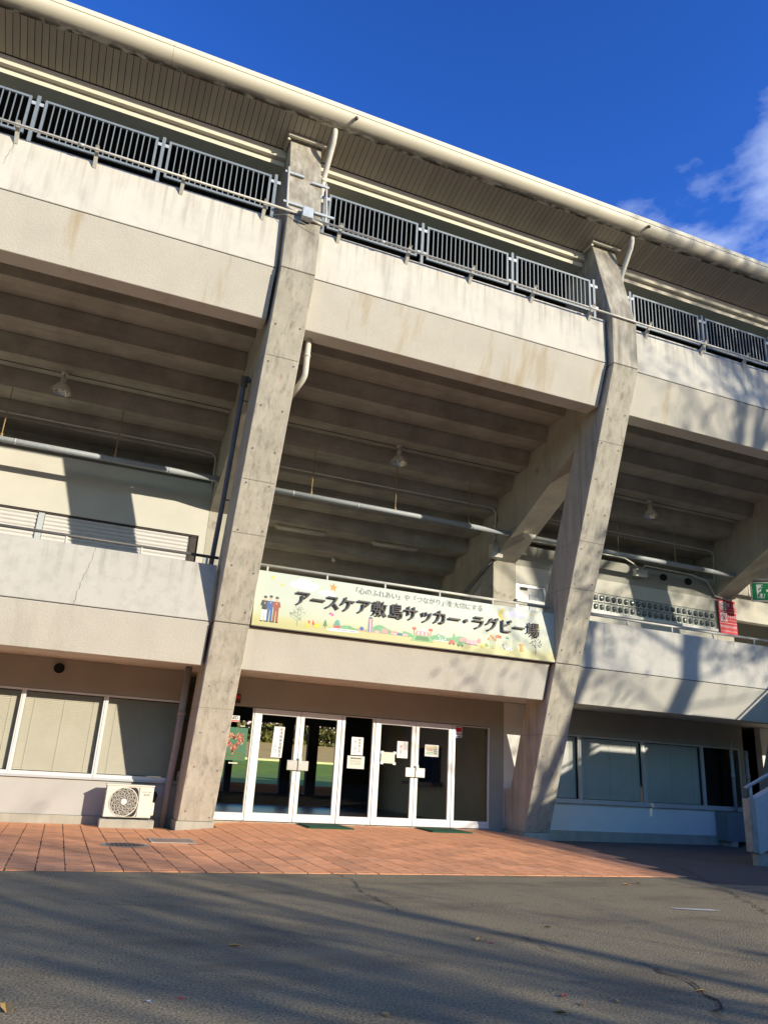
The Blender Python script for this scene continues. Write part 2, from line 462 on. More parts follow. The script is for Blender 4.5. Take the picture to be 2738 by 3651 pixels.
# ------------------------------------------------------------------ ground
def sstep(a, b, x):
    t = max(0.0, min(1.0, (x-a)/(b-a)))
    return t*t*(3-2*t)
def gh(x, y):
    s = max(0.0, min(1.0, (y+1.46)/6.4))*(1-sstep(13, 20, y))
    w = sstep(-0.3, 1.5, x); w2 = sstep(6.8, 8.8, x)
    return s*(-0.05*(1-w) + 0.085*w*(1-w2) - 0.09*w2)
xs = [-700, -200, -60, -20, -12, -9] + [-7+0.5*i for i in range(53)] + [22, 26, 40, 80, 250, 700]
ys = [-700, -200, -60, -30, -20, -15] + [-12+0.5*i for i in range(51)] + [15, 17.9, 18, 900]
v = []
for y in ys:
    for x in xs:
        v.append((x, y, gh(x, y)-(0.6 if y > 17.95 else 0)))
nx = len(xs)
f = [(j*nx+i, j*nx+i+1, (j+1)*nx+i+1, (j+1)*nx+i) for j in range(len(ys)-1) for i in range(nx-1)]
mb = MB(); mb.add(v, f)
mb.obj('asphalt_ground', 'asphalt', smooth=True, kind='structure')

# paved forecourt
YF = -1.46
def xr(y):                                # right edge of the paving
    return 6.48 + (y-YF)*(8.02-6.48)/(4.3-YF)
PX0 = -7.4
mb = MB(); rows = 24
vv = []; NXB = 40
for j in range(rows+1):
    y = YF + (5.385-YF)*j/rows
    for i in range(NXB+1):
        x = PX0 + (min(xr(y), 8.0)-PX0)*i/NXB
        vv.append((x, y, gh(x, y)+0.002))
mb.add(vv, [(j*(NXB+1)+i, j*(NXB+1)+i+1, (j+1)*(NXB+1)+i+1, (j+1)*(NXB+1)+i) for j in range(rows) for i in range(NXB)])
paving = mb.obj('paved_forecourt', 'joint', kind='structure')
TW, TL = 0.302, 0.46
def tile_geo(m, x0, y0, y1, z, x1, zfun=None, seed=0):
    rr = random.Random(seed)
    g = 0.008
    n = 4
    left = [(x0+g+rr.uniform(-0.006, 0.006), y0+0.0015+(y1-y0-0.003)*i/n) for i in range(n+1)]
    right = [(x1-g+rr.uniform(-0.006, 0.006), y0+0.0015+(y1-y0-0.003)*i/n) for i in range(n+1)]
    ring = left[::-1]+right
    zf = zfun or (lambda a, b: 0.0)
    k = len(ring)
    vs = [(a, b, zf(a, b)+z) for a, b in ring]+[(a, b, zf(a, b)+z-0.014) for a, b in ring]
    fs = [tuple(range(k))]+[(i, i+k, (i+1) % k+k, (i+1) % k) for i in range(k)]
    m.add(vs, fs, 0)
    cx, cy, r = (x0+x1)/2+rr.uniform(-.02, .02), y0+0.05, 0.048      # the curved interlock at the end of each block
    arc = []; r *= .8
    for q in range(7):
        t = math.pi*(1.05+0.9*q/6)
        arc.append((cx+r*1.2*math.cos(t), cy-0.018+r*0.9*(-math.sin(t))*-1+0.05))
    for a, b in zip(arc, arc[1:]):
        m.add([(a[0], a[1], zf(*a)+z+0.0015), (b[0], b[1], zf(*b)+z+0.0015), (b[0], b[1]+0.010, zf(*b)+z+0.0015), (a[0], a[1]+0.010, zf(*a)+z+0.0015)], [(0, 1, 2, 3)], 1)
variants = []
for s in range(5):
    m = MB(); tile_geo(m, -TW/2, -TL/2, TL/2, 0.0, TW/2, seed=s)
    variants.append(m.mesh('paving_tile', ['paver', 'joint']))
cells = []
i = 0
x = PX0
while x < 8.0:
    y = YF + (TL/2 if i % 2 else 0) - TL
    while y < 5.38:
        y0, y1 = max(y, YF), min(y+TL, 5.38)
        cx, cy = x+TW/2, (y0+y1)/2
        if y1-y0 > 0.05 and x+TW < xr(cy)+0.02:
            inside = not (cy > 4.55 and -0.02 < cx < 0.69) and not (cy > 4.55 and 7.45 < cx)
            if inside: cells.append((x, y0, y1))
        y += TL
    x += TW; i += 1
full = sorted([c for c in cells if abs(c[2]-c[1]-TL) < 1e-6 and c[0] > -3.6], key=lambda c: (c[1], c[0]))[:300]
fs_ = set(full)
for k, c in enumerate(full):
    cx, cy = c[0]+TW/2, (c[1]+c[2])/2
    o = link('paving_tile', variants[(k*7+k//5) % 5], paving, loc=(cx, cy, gh(cx, cy)+0.009))
    gx = (gh(cx+.1, cy)-gh(cx-.1, cy))/.2; gy = (gh(cx, cy+.1)-gh(cx, cy-.1))/.2
    o.rotation_euler = (math.atan(gy)+random.uniform(-.004, .004), -math.atan(gx)+random.uniform(-.004, .004), 0)
mb = MB()
for k, c in enumerate(cells):
    if c not in fs_:
        tile_geo(mb, c[0], c[1], c[2], 0.009, c[0]+TW, zfun=gh, seed=k)
mb.obj('paving_tiles', ['paver', 'joint'], paving, kind='stuff')

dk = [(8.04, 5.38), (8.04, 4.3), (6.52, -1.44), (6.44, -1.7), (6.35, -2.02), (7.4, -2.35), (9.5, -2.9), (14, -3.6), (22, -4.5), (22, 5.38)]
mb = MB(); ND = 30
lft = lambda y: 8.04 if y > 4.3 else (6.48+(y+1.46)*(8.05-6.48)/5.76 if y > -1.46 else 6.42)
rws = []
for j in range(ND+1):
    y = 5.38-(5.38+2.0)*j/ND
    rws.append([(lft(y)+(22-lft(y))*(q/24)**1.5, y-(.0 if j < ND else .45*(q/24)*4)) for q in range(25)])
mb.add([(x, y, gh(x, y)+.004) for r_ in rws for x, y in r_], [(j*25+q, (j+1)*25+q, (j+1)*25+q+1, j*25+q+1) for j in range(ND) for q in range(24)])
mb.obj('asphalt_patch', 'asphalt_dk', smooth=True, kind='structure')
# cracks and marks in the asphalt
def ribbon(name, pts, w, m, z=0.008, wob=0.03, seed=1, **kw):
    rr = random.Random(seed); P = []
    for a, b in zip(pts, pts[1:]):
        n = max(2, int(math.dist(a, b)/0.08))
        for q in range(n):
            t = q/n
            P.append((a[0]+(b[0]-a[0])*t+rr.uniform(-wob, wob), a[1]+(b[1]-a[1])*t+rr.uniform(-wob, wob)))
    P.append(pts[-1])
    mb = MB()
    for a, b in zip(P, P[1:]):
        dx, dy = b[0]-a[0], b[1]-a[1]; L = math.hypot(dx, dy) or 1
        wa = w*rr.uniform(0.3, 1.5)
        px_, py_ = -dy/L*wa/2, dx/L*wa/2
        if abs(dx) < abs(dy): px_, py_ = wa/2, 0
        mb.add([(a[0]-px_, a[1]-py_, gh(*a)+z), (a[0]+px_, a[1]+py_, gh(*a)+z), (b[0]+px_, b[1]+py_, gh(*b)+z), (b[0]-px_, b[1]-py_, gh(*b)+z)], [(0, 1, 2, 3)])
    return mb.obj(name, m, kind='structure', **kw)
ribbon('asphalt_crack', [(1.12, -1.5), (1.10, -2.15), (0.94, -2.65), (0.90, -3.56), (0.86, -3.93)], 0.0121, 'crack', seed=3)
ribbon('asphalt_crack', [(1.47, -5.07), (1.39, -5.52), (1.53, -5.89)], 0.0088, 'crack', seed=4)
ribbon('asphalt_crack', [(1.85, -6.0), (1.84, -6.29), (1.80, -6.6), (1.66, -6.89), (1.43, -7.2)], 0.0165, 'crack', seed=5)
ribbon('asphalt_crack', [(8.32, 1.29), (7.49, -0.11), (6.40, -1.95), (5.82, -2.94), (5.34, -3.75), (4.95, -4.29)], 0.0165, 'crack', seed=6, wob=0.05)
ribbon('asphalt_crack', [(8.32, 1.29), (9.6, 2.2), (11.3, 3.4)], 0.0138, 'crack', seed=7, wob=0.05)
mb = MB(); mb.add([(4.02, -3.86, .006), (4.5, -3.98, .006), (4.52, -4.08, .006), (4.3, -4.04, .006), (4.03, -3.92, .006)], [(0, 4, 3, 2, 1)])
mb.obj('chalk_streak', 'chalk', kind='structure')

# the playing field behind the stand
mb = MB(); mb.add([(-160, 18, .58), (220, 18, .58), (220, 62, .58), (-160, 62, .58), (220, 70, 1.75), (-160, 70, 1.75)], [(0, 1, 2, 3), (3, 2, 4, 5)])
mb.obj('playing_field', 'pitch', kind='structure')
mb = MB(); mb.box(-160, 220, 70, 70.6, 1.6, 1.95)
mb.obj('field_kerb', 'pale_line', kind='structure')
mb = MB(); mb.add([(-160, 70.6, 1.8), (220, 70.6, 1.8), (220, 86, 4.0), (-160, 86, 4.0), (220, 130, 4.2), (-160, 130, 4.2)], [(0, 1, 2, 3), (3, 2, 4, 5)])
mb.obj('grass_bank', 'bank', kind='structure')
rr = random.Random(11); mb = MB()
for k in range(7000):
    x = rr.uniform(-5, 70); y = rr.uniform(86, 90); z = 4.0+rr.random()**1.3*rr.uniform(2.0, 4.5)
    s = rr.uniform(0.12, 0.36); d = Vector((rr.uniform(-1, 1), rr.uniform(-1, 1), rr.uniform(-1, 1))).normalized()
    a = d.orthogonal().normalized()*s; b = d.cross(a)
    c = Vector((x, y, z))
    mb.add([c-a-b, c+a-b, c+a+b, c-a+b], [(0, 1, 2, 3)])
tag(mb.obj('hedge', 'hedge', kind='stuff'), 'tall leafy hedge beyond the field seen through the entrance glass', 'hedge')

# ------------------------------------------------------------------ the stand
st = thing('stadium', 'concrete grandstand with leaning pillars, stepped soffit and cream gutter', 'building')
BAY = 7.5; PW = 0.666
PXS = [-7.5, 0.0, 7.5, 15.0, 22.5]
rr = random.Random(3)
for p in PXS:
    mb = MB()
    mb.prism([(4.601-0.369*0.13, 0.13), (3.239, 3.682), (4.16, 3.682), (5.13, 1.0), (5.41, 1.0), (5.41, 0.13)], p, p+PW)
    mb.prism([(3.239, 3.697), (0.832, 9.958), (1.76, 9.958), (4.17, 3.697)], p, p+PW)
    mb.prism([(0.832, 9.974), (0.812, 11.13), (1.46, 13.70), (2.6, 13.70), (2.4, 9.974)], p, p+PW)
    pil = mb.obj('pillar', 'pillar', st)
    bv = pil.modifiers.new('bevel', 'BEVEL'); bv.width = 0.012; bv.segments = 1; bv.limit_method = 'ANGLE'
    mb = MB(); mb.prism([(3.262, 3.67), (3.255, 3.71), (4.14, 3.71), (4.14, 3.67)], p+.015, p+PW-.015)
    mb.obj('joint_seal', 'dark_joint', pil)
    mb = MB(); mb.prism([(0.852, 9.95), (0.852, 9.98), (1.74, 9.98), (1.74, 9.95)], p+.015, p+PW-.015)
    mb.obj('joint_seal', 'dark_joint', pil)
    mb = MB(); mb.prism([(4.601-.369*.13-.025, 0.129), (4.601-.369*.13-.025, -0.35), (5.41, -0.35), (5.41, 0.129)], p-.02, p+PW+.02)
    mb.obj('plinth', 'plinth', pil)
    mb = MB()
    for z in [0.25, 1.05, 1.75, 2.6] + [3.95+0.72*q for q in range(8)]:
        for fx in (0.16, 0.84):
            zz = z+rr.uniform(-.06, .06)
            y = (4.601-.369*zz if zz < 3.69 else 3.239-.3846*(zz-3.69))-0.004
            mb.disc((p+PW*fx+rr.uniform(-.03, .03), zz), 0.017, y, 10)
    mb.obj('tie_holes', 'tie', pil, kind='stuff')
    mb = MB()
    for z in (2.15, 5.28, 6.22, 8.38, 11.0):
        zz = z+rr.uniform(-.05, .05)
        yf = lambda q: (4.601-.369*q if q < 3.69 else 3.239-.3846*(q-3.69) if q < 9.96 else .832)
        mb.add([(p+.02, yf(zz)-.0025, zz-.003), (p+PW-.02, yf(zz)-.0025, zz-.001), (p+PW-.02, yf(zz+.005)-.0025, zz+.004), (p+.02, yf(zz+.005)-.0025, zz+.002)], [(0, 1, 2, 3)])
        if z < 9: mb.add([(p-.0025, yf(zz)+.02, zz-.003), (p-.0025, yf(zz)+.85, zz-.003), (p-.0025, yf(zz)+.85, zz+.003), (p-.0025, yf(zz)+.02, zz+.003)], [(0, 3, 2, 1)])
    mb.obj('pour_lines', 'tie', pil, kind='stuff')
    mb = MB()
    mb.prism([(1.74, 9.9), (1.80, 8.71), (5.60, 6.87), (6.0, 6.69), (6.0, 3.69), (6.67, 3.69), (6.67, 6.2), (12.0, 3.69), (14.5, 3.69), (14.5, 4.5), (2.7, 10.0)], p+.004, p+PW-.004)
    rk = mb.obj('raker_beam', 'raker', st)
    mb = MB()
    mb.box(p-.07, p+PW+.07, 1.27, 1.33, 13.47, 13.52)
    mb.box(p-.07, p-.02, 1.332, 1.68, 13.40, 13.45)
    mb.obj('soffit_trim', 'beam', st)

def stepprof(k):
    y = 2.70+0.80*k; z = 9.468-0.372*k
    return [(y, z), (y+.635, z), (y+.635, z+.07), (y+.675, z+.07), (y+.675, z+.14), (y+.05, z+.14), (y+.05, z+.512), (y-.12, z+.512), (y-.12, z+.372)]
step_mesh = {}
for k in range(-1, 15):
    mb = MB()
    pr = [(a-(2.70+.80*k), b-(9.468-.372*k)) for a, b in stepprof(k)]
    mb.prism(pr, 0, BAY-PW-.004)
    if k == -1: me = mb.mesh('seating_step', 'soffit')
    for p in PXS[:-1]:
        link('seating_step', me, st, loc=(p+PW+.002, 2.70+.80*k, 9.468-.372*k))
up_mb = MB(); up_mb.prism([(.993, 10.023), (.993, 11.12), (1.19, 11.12), (1.19, 10.023)], 0.004, BAY-PW-.058)
sp_mb = MB(); sp_mb.prism([(.993, 10.003), (1.357, 9.104), (1.75, 9.104), (1.75, 9.75), (1.68, 10.003)], 0.004, BAY-PW-.058)
jf_mb = MB(); jf_mb.box(0.03, BAY-PW-.08, 1.012, 1.17, 9.996, 10.03)
lp_mb = MB(); lp_mb.prism([(3.363, 3.702), (3.363, 4.786), (3.56, 4.786), (3.56, 3.702)], 0.004, BAY-PW-.058)
ls_mb = MB(); ls_mb.prism([(3.363, 3.684), (3.645, 2.908), (3.85, 2.908), (3.85, 3.684)], 0.004, BAY-PW-.058)
lj_mb = MB(); lj_mb.box(0.03, BAY-PW-.08, 3.382, 3.54, 3.68, 3.71)
bm_mb = MB(); bm_mb.prism([(1.70, 13.43), (1.70, 13.235), (1.80, 13.235), (1.80, 13.105), (2.2, 13.105), (2.2, 13.43)], 0.002, BAY-PW-.002)
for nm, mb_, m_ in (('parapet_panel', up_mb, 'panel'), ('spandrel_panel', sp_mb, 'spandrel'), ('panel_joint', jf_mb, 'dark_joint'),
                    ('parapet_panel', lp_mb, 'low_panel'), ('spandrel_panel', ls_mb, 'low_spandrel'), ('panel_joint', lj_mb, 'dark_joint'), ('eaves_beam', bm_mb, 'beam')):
    me = mb_.mesh(nm, m_)
    for p in PXS[:-1]:
        o = link(nm, me, st, loc=(p+PW, 0, 0))
        if nm in ('parapet_panel', 'spandrel_panel'):
            bv = o.modifiers.new('bevel', 'BEVEL'); bv.width = 0.008; bv.segments = 1
def wall_crack(pts, y, seed):
    rr2 = random.Random(seed); mb = MB(); P = []
    for a, b in zip(pts, pts[1:]):
        for q in range(8):
            t = q/8; P.append((a[0]+(b[0]-a[0])*t+rr2.uniform(-.012, .012), a[1]+(b[1]-a[1])*t))
    P.append(pts[-1])
    for a, b in zip(P, P[1:]):
        w = rr2.uniform(.002, .005)
        mb.add([(b[0]-w, y-.002, b[1]), (b[0]+w, y-.002, b[1]), (a[0]+w, y-.002, a[1]), (a[0]-w, y-.002, a[1])], [(0, 1, 2, 3)])
    mb.obj('wall_crack', 'tie', st)
wall_crack([(-2.28, 4.785), (-2.31, 4.5), (-2.42, 4.1), (-2.47, 3.705)], 3.363, 1)
wall_crack([(-4.72, 11.1), (-4.78, 10.75), (-4.83, 10.5)], .993, 2)
wall_crack([(5.2, 4.0), (5.22, 3.70)], 3.363, 3)
# roof, gutter and soffit boards
mb = MB(); mb.prism([(.95, 13.705), (1.70, 13.49), (1.95, 13.42), (14.2, 13.42), (14.2, 14.5), (.95, 14.0)], -7.6, 23.3)
mb.obj('roof_slab', 'hall_dark', st)
mb = MB()
prof = [(.96, 13.665), (.90, 13.655)]
for q in range(9):
    t = math.pi/2*q/8
    prof.append((.90-.295*math.sin(t), 13.945-.29*math.cos(t)+.0))
prof[-1] = (.605, 13.885)
prof = [(.96, 13.665)]+[(.90-.295*math.sin(math.pi/2*q/10), 13.885-.23*math.cos(math.pi/2*q/10)) for q in range(11)]
prof += [(.605, 13.893), (.592, 13.896), (.588, 14.0), (.62, 14.02), (.95, 14.02)]
gut_edges = [-7.6, -2.53, 3.55, 9.9, 16.0, 23.3]
g0 = None
for a, b in zip(gut_edges, gut_edges[1:]):
    mb = MB(); mb.prism(prof, a+.002, b-.002)
    o = mb.obj('gutter', 'gutter', st)
    for po in o.data.polygons:
        if abs(po.normal.x) < .5: po.use_smooth = True
    o.data.set_sharp_from_angle(angle=R(32)) if hasattr(o.data, 'set_sharp_from_angle') else None
bl = math.hypot(1.675-.9, .22)
mb = MB(); mb.box(0.006, 0.117, 0, bl, 0, 0.015)
bme = mb.mesh('soffit_board', 'board')
ang = math.atan2(13.44-13.66, 1.675-.9)
x = -7.5
while x < 17.5:
    o = link('soffit_board', bme, st, loc=(x, .9, 13.66)); o.rotation_euler = (ang, 0, 0)
    x += .123
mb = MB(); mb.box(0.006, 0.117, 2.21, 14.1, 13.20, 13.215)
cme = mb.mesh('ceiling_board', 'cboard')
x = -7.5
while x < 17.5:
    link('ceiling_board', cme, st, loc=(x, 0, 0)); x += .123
mb = MB(); mb.add([(-7.5, .9, 13.672), (23.2, .9, 13.672), (23.2, 1.69, 13.452), (-7.5, 1.69, 13.452)], [(0, 1, 2, 3)])
mb.add([(-7.5, 2.2, 13.225), (23.2, 2.2, 13.225), (23.2, 14.1, 13.225), (-7.5, 14.1, 13.225)], [(0, 1, 2, 3)])
mb.obj('board_backing', 'dark_joint', st)
# floors and walls
mb = MB(); mb.box(-7.5, 23.1, 3.86, 14.4, 2.97, 3.675)
mb.obj('upper_floor_slab', 'panel', st)
W0 = 5.415
def wallbox(name, m, *bx):
    for b in bx:
        mb = MB(); mb.box(*b); o = mb.obj(name, m, st)
    return o
# ground floor, left bay
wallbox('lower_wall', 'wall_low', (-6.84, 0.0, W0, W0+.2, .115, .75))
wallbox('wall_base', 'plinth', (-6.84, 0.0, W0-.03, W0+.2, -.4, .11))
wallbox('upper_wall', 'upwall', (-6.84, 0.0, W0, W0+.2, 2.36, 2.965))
wallbox('window_sill', 'alu_d', (-6.84, -.0, W0-.05, W0+.2, .754, .80))
# ground floor, middle bay
wallbox('upper_wall', 'upwall', (.67, 7.10, W0+.002, W0+.2, 2.36, 2.965))
wallbox('entrance_pier', 'upwall', (7.10, 7.49, W0, W0+.2, -.2, 2.965))
wallbox('door_sill', 'plinth', (.69, 7.10, W0-.04, W0+.2, -.2, .105))
# ground floor, right bays
wallbox('lower_wall', 'wall_low_lifted', (8.17, 15.0, W0, W0+.2, .14, .75), (15.67, 22.5, W0, W0+.2, .14, 2.965), (7.49, 8.17, W0+.0, W0+.2, .14, 2.965))
wallbox('wall_base', 'plinth', (8.17, 15.0, W0-.03, W0+.2, -.5, .135), (15.67, 22.5, W0-.03, W0+.2, -.5, .135))
wallbox('upper_wall', 'upwall', (8.17, 15.0, W0+.002, W0+.2, 2.36, 2.965), (14.82, 15.0, W0+.002, W0+.2, .83, 2.36))
wallbox('window_sill', 'alu_d', (8.17, 14.82, W0-.05, W0+.2, .752, .80))
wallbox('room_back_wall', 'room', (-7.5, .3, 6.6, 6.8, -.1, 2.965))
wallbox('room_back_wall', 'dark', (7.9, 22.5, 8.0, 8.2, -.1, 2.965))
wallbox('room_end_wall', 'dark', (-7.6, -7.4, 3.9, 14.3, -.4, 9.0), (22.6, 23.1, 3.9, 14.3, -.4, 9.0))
# entrance hall
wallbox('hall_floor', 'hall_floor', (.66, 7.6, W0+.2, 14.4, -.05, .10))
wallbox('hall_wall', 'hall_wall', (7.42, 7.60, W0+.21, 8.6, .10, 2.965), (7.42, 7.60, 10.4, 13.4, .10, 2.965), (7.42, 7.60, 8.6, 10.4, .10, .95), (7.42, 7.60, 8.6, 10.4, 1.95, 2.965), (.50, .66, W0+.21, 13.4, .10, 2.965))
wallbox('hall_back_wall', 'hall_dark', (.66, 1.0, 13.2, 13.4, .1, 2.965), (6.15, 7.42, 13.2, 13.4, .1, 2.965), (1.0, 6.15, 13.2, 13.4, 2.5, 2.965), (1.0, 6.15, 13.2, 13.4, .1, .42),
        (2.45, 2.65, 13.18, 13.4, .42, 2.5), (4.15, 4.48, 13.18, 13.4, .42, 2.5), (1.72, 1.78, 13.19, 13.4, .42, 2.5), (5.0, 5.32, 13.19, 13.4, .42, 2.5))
wallbox('counter', 'wood', (7.1, 7.45, 8.5, 10.5, .93, 1.02))
wallbox('office_wall', 'hall_wall', (8.9, 9.0, 8.0, 12.5, .1, 2.9))
wallbox('office_wall', 'hall_dark', (7.6, 9.0, 12.3, 12.5, .1, 2.9))
# upper level back walls
B0 = 6.0
wallbox('gallery_wall', 'wall', (-6.83, -.002, B0, B0+.25, 6.07, 7.36), (-.16, -.002, B0, B0+.25, 3.68, 6.07), (-6.83, -.16, B0+.0, B0+.25, 3.68, 4.2))
wallbox('gallery_wall', 'wall', (8.17, 10.63, B0, B0+.25, 6.25, 6.655), (8.17, 8.2, B0, B0+.25, 3.68, 6.25), (9.13, 10.63, B0, B0+.25, 3.68, 6.25), (8.2, 9.13, B0, B0+.25, 6.17, 6.25),
        (10.63, 15.0, B0, B0+.25, 6.255, 6.655), (10.63, 15.0, B0, B0+.25, 3.68, 5.735))
mb = MB(); mb.prism([(6.0, 6.657), (5.87, 7.20), (6.25, 7.20), (6.25, 6.657)], 8.17, 14.998)
mb.obj('sloping_wall', 'upwall', st)
wallbox('stair_hall_wall', 'wall', (7.54, 8.1, 6.03, 14, 3.68, 7.97), (.05, .60, 6.28, 14, 3.68, 7.97))
wallbox('stair_back_wall', 'wall', (.6, 7.5, 13.6, 13.9, 3.68, 6.2))
wallbox('gallery_wall', 'wall', (15.672, 22.4, B0, B0+.25, 6.12, 7.975), (15.672, 22.4, 7.6, 7.8, 3.68, 7.2))
mb = MB(); mb.box(8.17, 14.99, B0-.10, B0-.002, 5.655, 5.73)
mb.obj('window_ledge', 'white', st)
for hx in (13.08, 13.99):
    mb = MB(); k = 0
    yy = 6.0-.2*(7.015-6.657)/.843-.006
    for j in range(20):
        t = 2*math.pi*j/20
        mb.v.append((hx+.14*math.cos(t), yy-.237*.10*math.sin(t), 7.015+.10*math.sin(t)))
    mb.f.append(tuple(range(k, k+20))); mb.m.append(0)
    mb.obj('vent_hole', 'black', st)

# shutters at the back of the left gallery
mb = MB(); mb.prism([(6.085, 0), (6.060, .03), (6.060, .06), (6.085, .085), (6.10, .085), (6.10, 0)], 0, 3.02)
slat = mb.mesh('shutter_slat', 'shutter')
for x0 in (-6.56, -3.40):
    mb = MB()
    mb.box(x0-.02, x0+3.06, 6.11, 6.14, 4.2, 6.07); 
    shut = mb.obj('shutter', 'shutter', st)
    for q in range(21):
        link('shutter_slat', slat, shut, loc=(x0, 0, 4.22+.087*q))
mb = MB(); mb.box(-3.53, -3.41, 6.02, 6.109, 4.2, 6.03); mb.obj('shutter_post', 'alu_d', st)
mb = MB(); mb.box(-6.7, -.165, 6.03, 6.11, 6.035, 6.068); mb.box(-.335, -.165, 6.05, 6.11, 4.2, 6.03); mb.obj('shutter_frame', 'iron_d', st)

# glass blocks at the back of the right gallery
gb = MB(); gb.box(10.63, 15.0, B0+.12, B0+.16, 5.735, 6.255)
gbw = gb.obj('glass_block_window', 'dark', st)
m_gb = bpy.data.materials.new('block_glass'); m_gb.use_nodes = True
b_ = m_gb.node_tree.nodes['Principled BSDF']
b_.inputs['Base Color'].default_value = (0.12, 0.135, 0.135, 1); b_.inputs['Roughness'].default_value = 0.08; b_.inputs['Specular IOR Level'].default_value = 0.8
Mt['gbglass'] = m_gb
Mt['gbrim'] = mat('block_rim', (0.60, 0.63, 0.58), 0.4, 0.08, 4, spec=0.5)
mb = MB()
w2, h2 = .095, .112
mb.box(-w2, w2, 0.02, .11, -h2, h2, 0)
for (a, b, c, d) in ((-w2, w2, h2-.012, h2), (-w2, w2, -h2, -h2+.012), (-w2, -w2+.012, -h2+.012, h2-.012), (w2-.012, w2, -h2+.012, h2-.012)):
    mb.box(a, b, 0.0, .022, c, d, 0)
n = 14; k = len(mb.v)
for ri, yy in ((.078, .018), (.074, -.002), (.058, -.022), (.03, -.034)):
    for j in range(n):
        t = 2*math.pi*j/n
        mb.v.append((ri*math.cos(t), yy, ri*1.1*math.sin(t)))
for q in range(3):
    for j in range(n):
        a = k+q*n
        mb.f.append((a+j, a+(j+1) % n, a+n+(j+1) % n, a+n+j)); mb.m.append(1)
mb.f.append(tuple(range(k+3*n, k+4*n))); mb.m.append(1)
bmesh_ = mb.mesh('glass_block', ['gbrim', 'gbglass'], smooth=False)
for po in bmesh_.polygons:
    if po.material_index == 1: po.use_smooth = True
for row in range(2):
    for q in range(21):
        link('glass_block', bmesh_, gbw, loc=(10.735+.2075*q, B0, 5.867+.255*row))

# gallery door behind the second pillar
mb = MB()
mb.box(8.2, 8.27, B0+.02, B0+.1, 3.7, 6.165); mb.box(9.06, 9.13, B0+.02, B0+.1, 3.7, 6.165); mb.box(8.27, 9.06, B0+.02, B0+.1, 6.09, 6.165)
gd = mb.obj('gallery_door', 'alu_d', st)
mb = MB(); mb.box(8.27, 9.06, B0+.05, B0+.08, 3.7, 6.09); mb.obj('door_leaf', 'white', gd)
mb = MB(); mb.box(8.62, 8.84, B0+.035, B0+.05, 4.5, 5.92); mb.obj('door_pane', 'lagged', gd)
mb = MB(); mb.box(8.36, 8.56, B0+.02, B0+.049, 6.02, 6.07); mb.obj('door_closer', 'black', gd)
mb = MB(); mb.box(8.34, 8.50, B0+.043, B0+.0495, 5.55, 5.80); mb.obj('door_notice', 'paper_y', gd)

# ---------------- windows of the ground floor
def blind(parent, x0, x1, z0, z1, y, m):
    mb = MB(); tl = .35 if m == 'blind_g' else .6
    z = z1
    mb.box(x0, x1, y-.02, y+.02, z1, z1+.03)
    while z > z0:
        mb.add([(x0, y-.016*tl, z-.0325), (x1, y-.016*tl, z-.0325), (x1, y+.010*tl, z), (x0, y+.010*tl, z)], [(0, 1, 2, 3)])
        z -= .0325
    for cxx in (.12, .5, .88):
        xx = x0+(x1-x0)*cxx
        mb.box(xx-.002, xx+.002, y-.016, y-.012, z0, z1)
    return mb.obj('blind', m, parent)
def window(x0, x1, z0, z1, bl=None, mull=.055, jut=0.0):
    y = W0-.03-jut
    mb = MB()
    mb.box(x0, x0+mull, y, y+.06, z0, z1); mb.box(x1-.03, x1, y+.01, y+.06, z0, z1)
    mb.box(x0+mull, x1-.03, y, y+.06, z0, z0+.06); mb.box(x0+mull, x1-.03, y+.02, y+.06, z1-.04, z1)
    w = mb.obj('window', 'alu' if x0 < 5 or jut else 'alu_d', st)
    mb = MB(); mb.add([(x0+mull, y+.035, z0+.06), (x1-.03, y+.035, z0+.06), (x1-.03, y+.035, z1-.04), (x0+mull, y+.035, z1-.04)], [(0, 1, 2, 3)])
    mb.obj('pane', 'glass', w)
    if bl: blind(w, x0+mull+bl[0], x1-.03-bl[1], z0+.075, z1-.085, y+.13, bl[2])
    return w
for k, x0 in enumerate((-6.08, -4.58, -3.08, -1.575)):
    window(x0, x0+1.5, .80, 2.355, (.0, .0, 'blind'))
window(8.17, 9.62, .80, 2.355, (.0, .0, 'blind_g'))
window(9.62, 11.56, .80, 2.355, (.0, .0, 'blind_g'), jut=.0)
window(11.56, 13.50, .80, 2.355, (.0, .0, 'blind_g'))
window(13.50, 14.82, .80, 2.355, None)

# ---------------- entrance doors
DZ0, DZ1 = .118, 2.345
def door(x0, x1, kind, st_l=.13, st_r=.06, bot=.16, top=.12):
    y = W0-.02
    mb = MB()
    mb.box(x0, x0+st_l, y, y+.07, DZ0, DZ1); mb.box(x1-st_r, x1, y, y+.07, DZ0, DZ1)
    mb.box(x0+st_l, x1-st_r, y+.002, y+.068, DZ0, DZ0+bot)
    if top: mb.box(x0+st_l, x1-st_r, y+.002, y+.068, DZ1-top, DZ1)
    d = mb.obj(kind, 'alu', st)
    bv = d.modifiers.new('bevel', 'BEVEL'); bv.width = .006; bv.segments = 1
    mb = MB(); mb.add([(x0+st_l, y+.035, DZ0+bot), (x1-st_r, y+.035, DZ0+bot), (x1-st_r, y+.035, DZ1-top), (x0+st_l, y+.035, DZ1-top)], [(0, 1, 2, 3)])
    mb.obj('pane', 'glass_dk', d)
    return d
door(.69, 1.425, 'side_window', .06, .03, .15, .0)
D1 = door(1.435, 2.447, 'entrance_door', .165, .09)
D2 = door(2.455, 3.388, 'entrance_door', .085, .105)
door(3.40, 4.185, 'side_window', .075, .06, .15, .02)
D3 = door(4.195, 5.178, 'entrance_door', .135, .09)
D4 = door(5.186, 6.105, 'entrance_door', .085, .085)
door(6.115, 7.098, 'side_window', .08, .03, .15, .02)
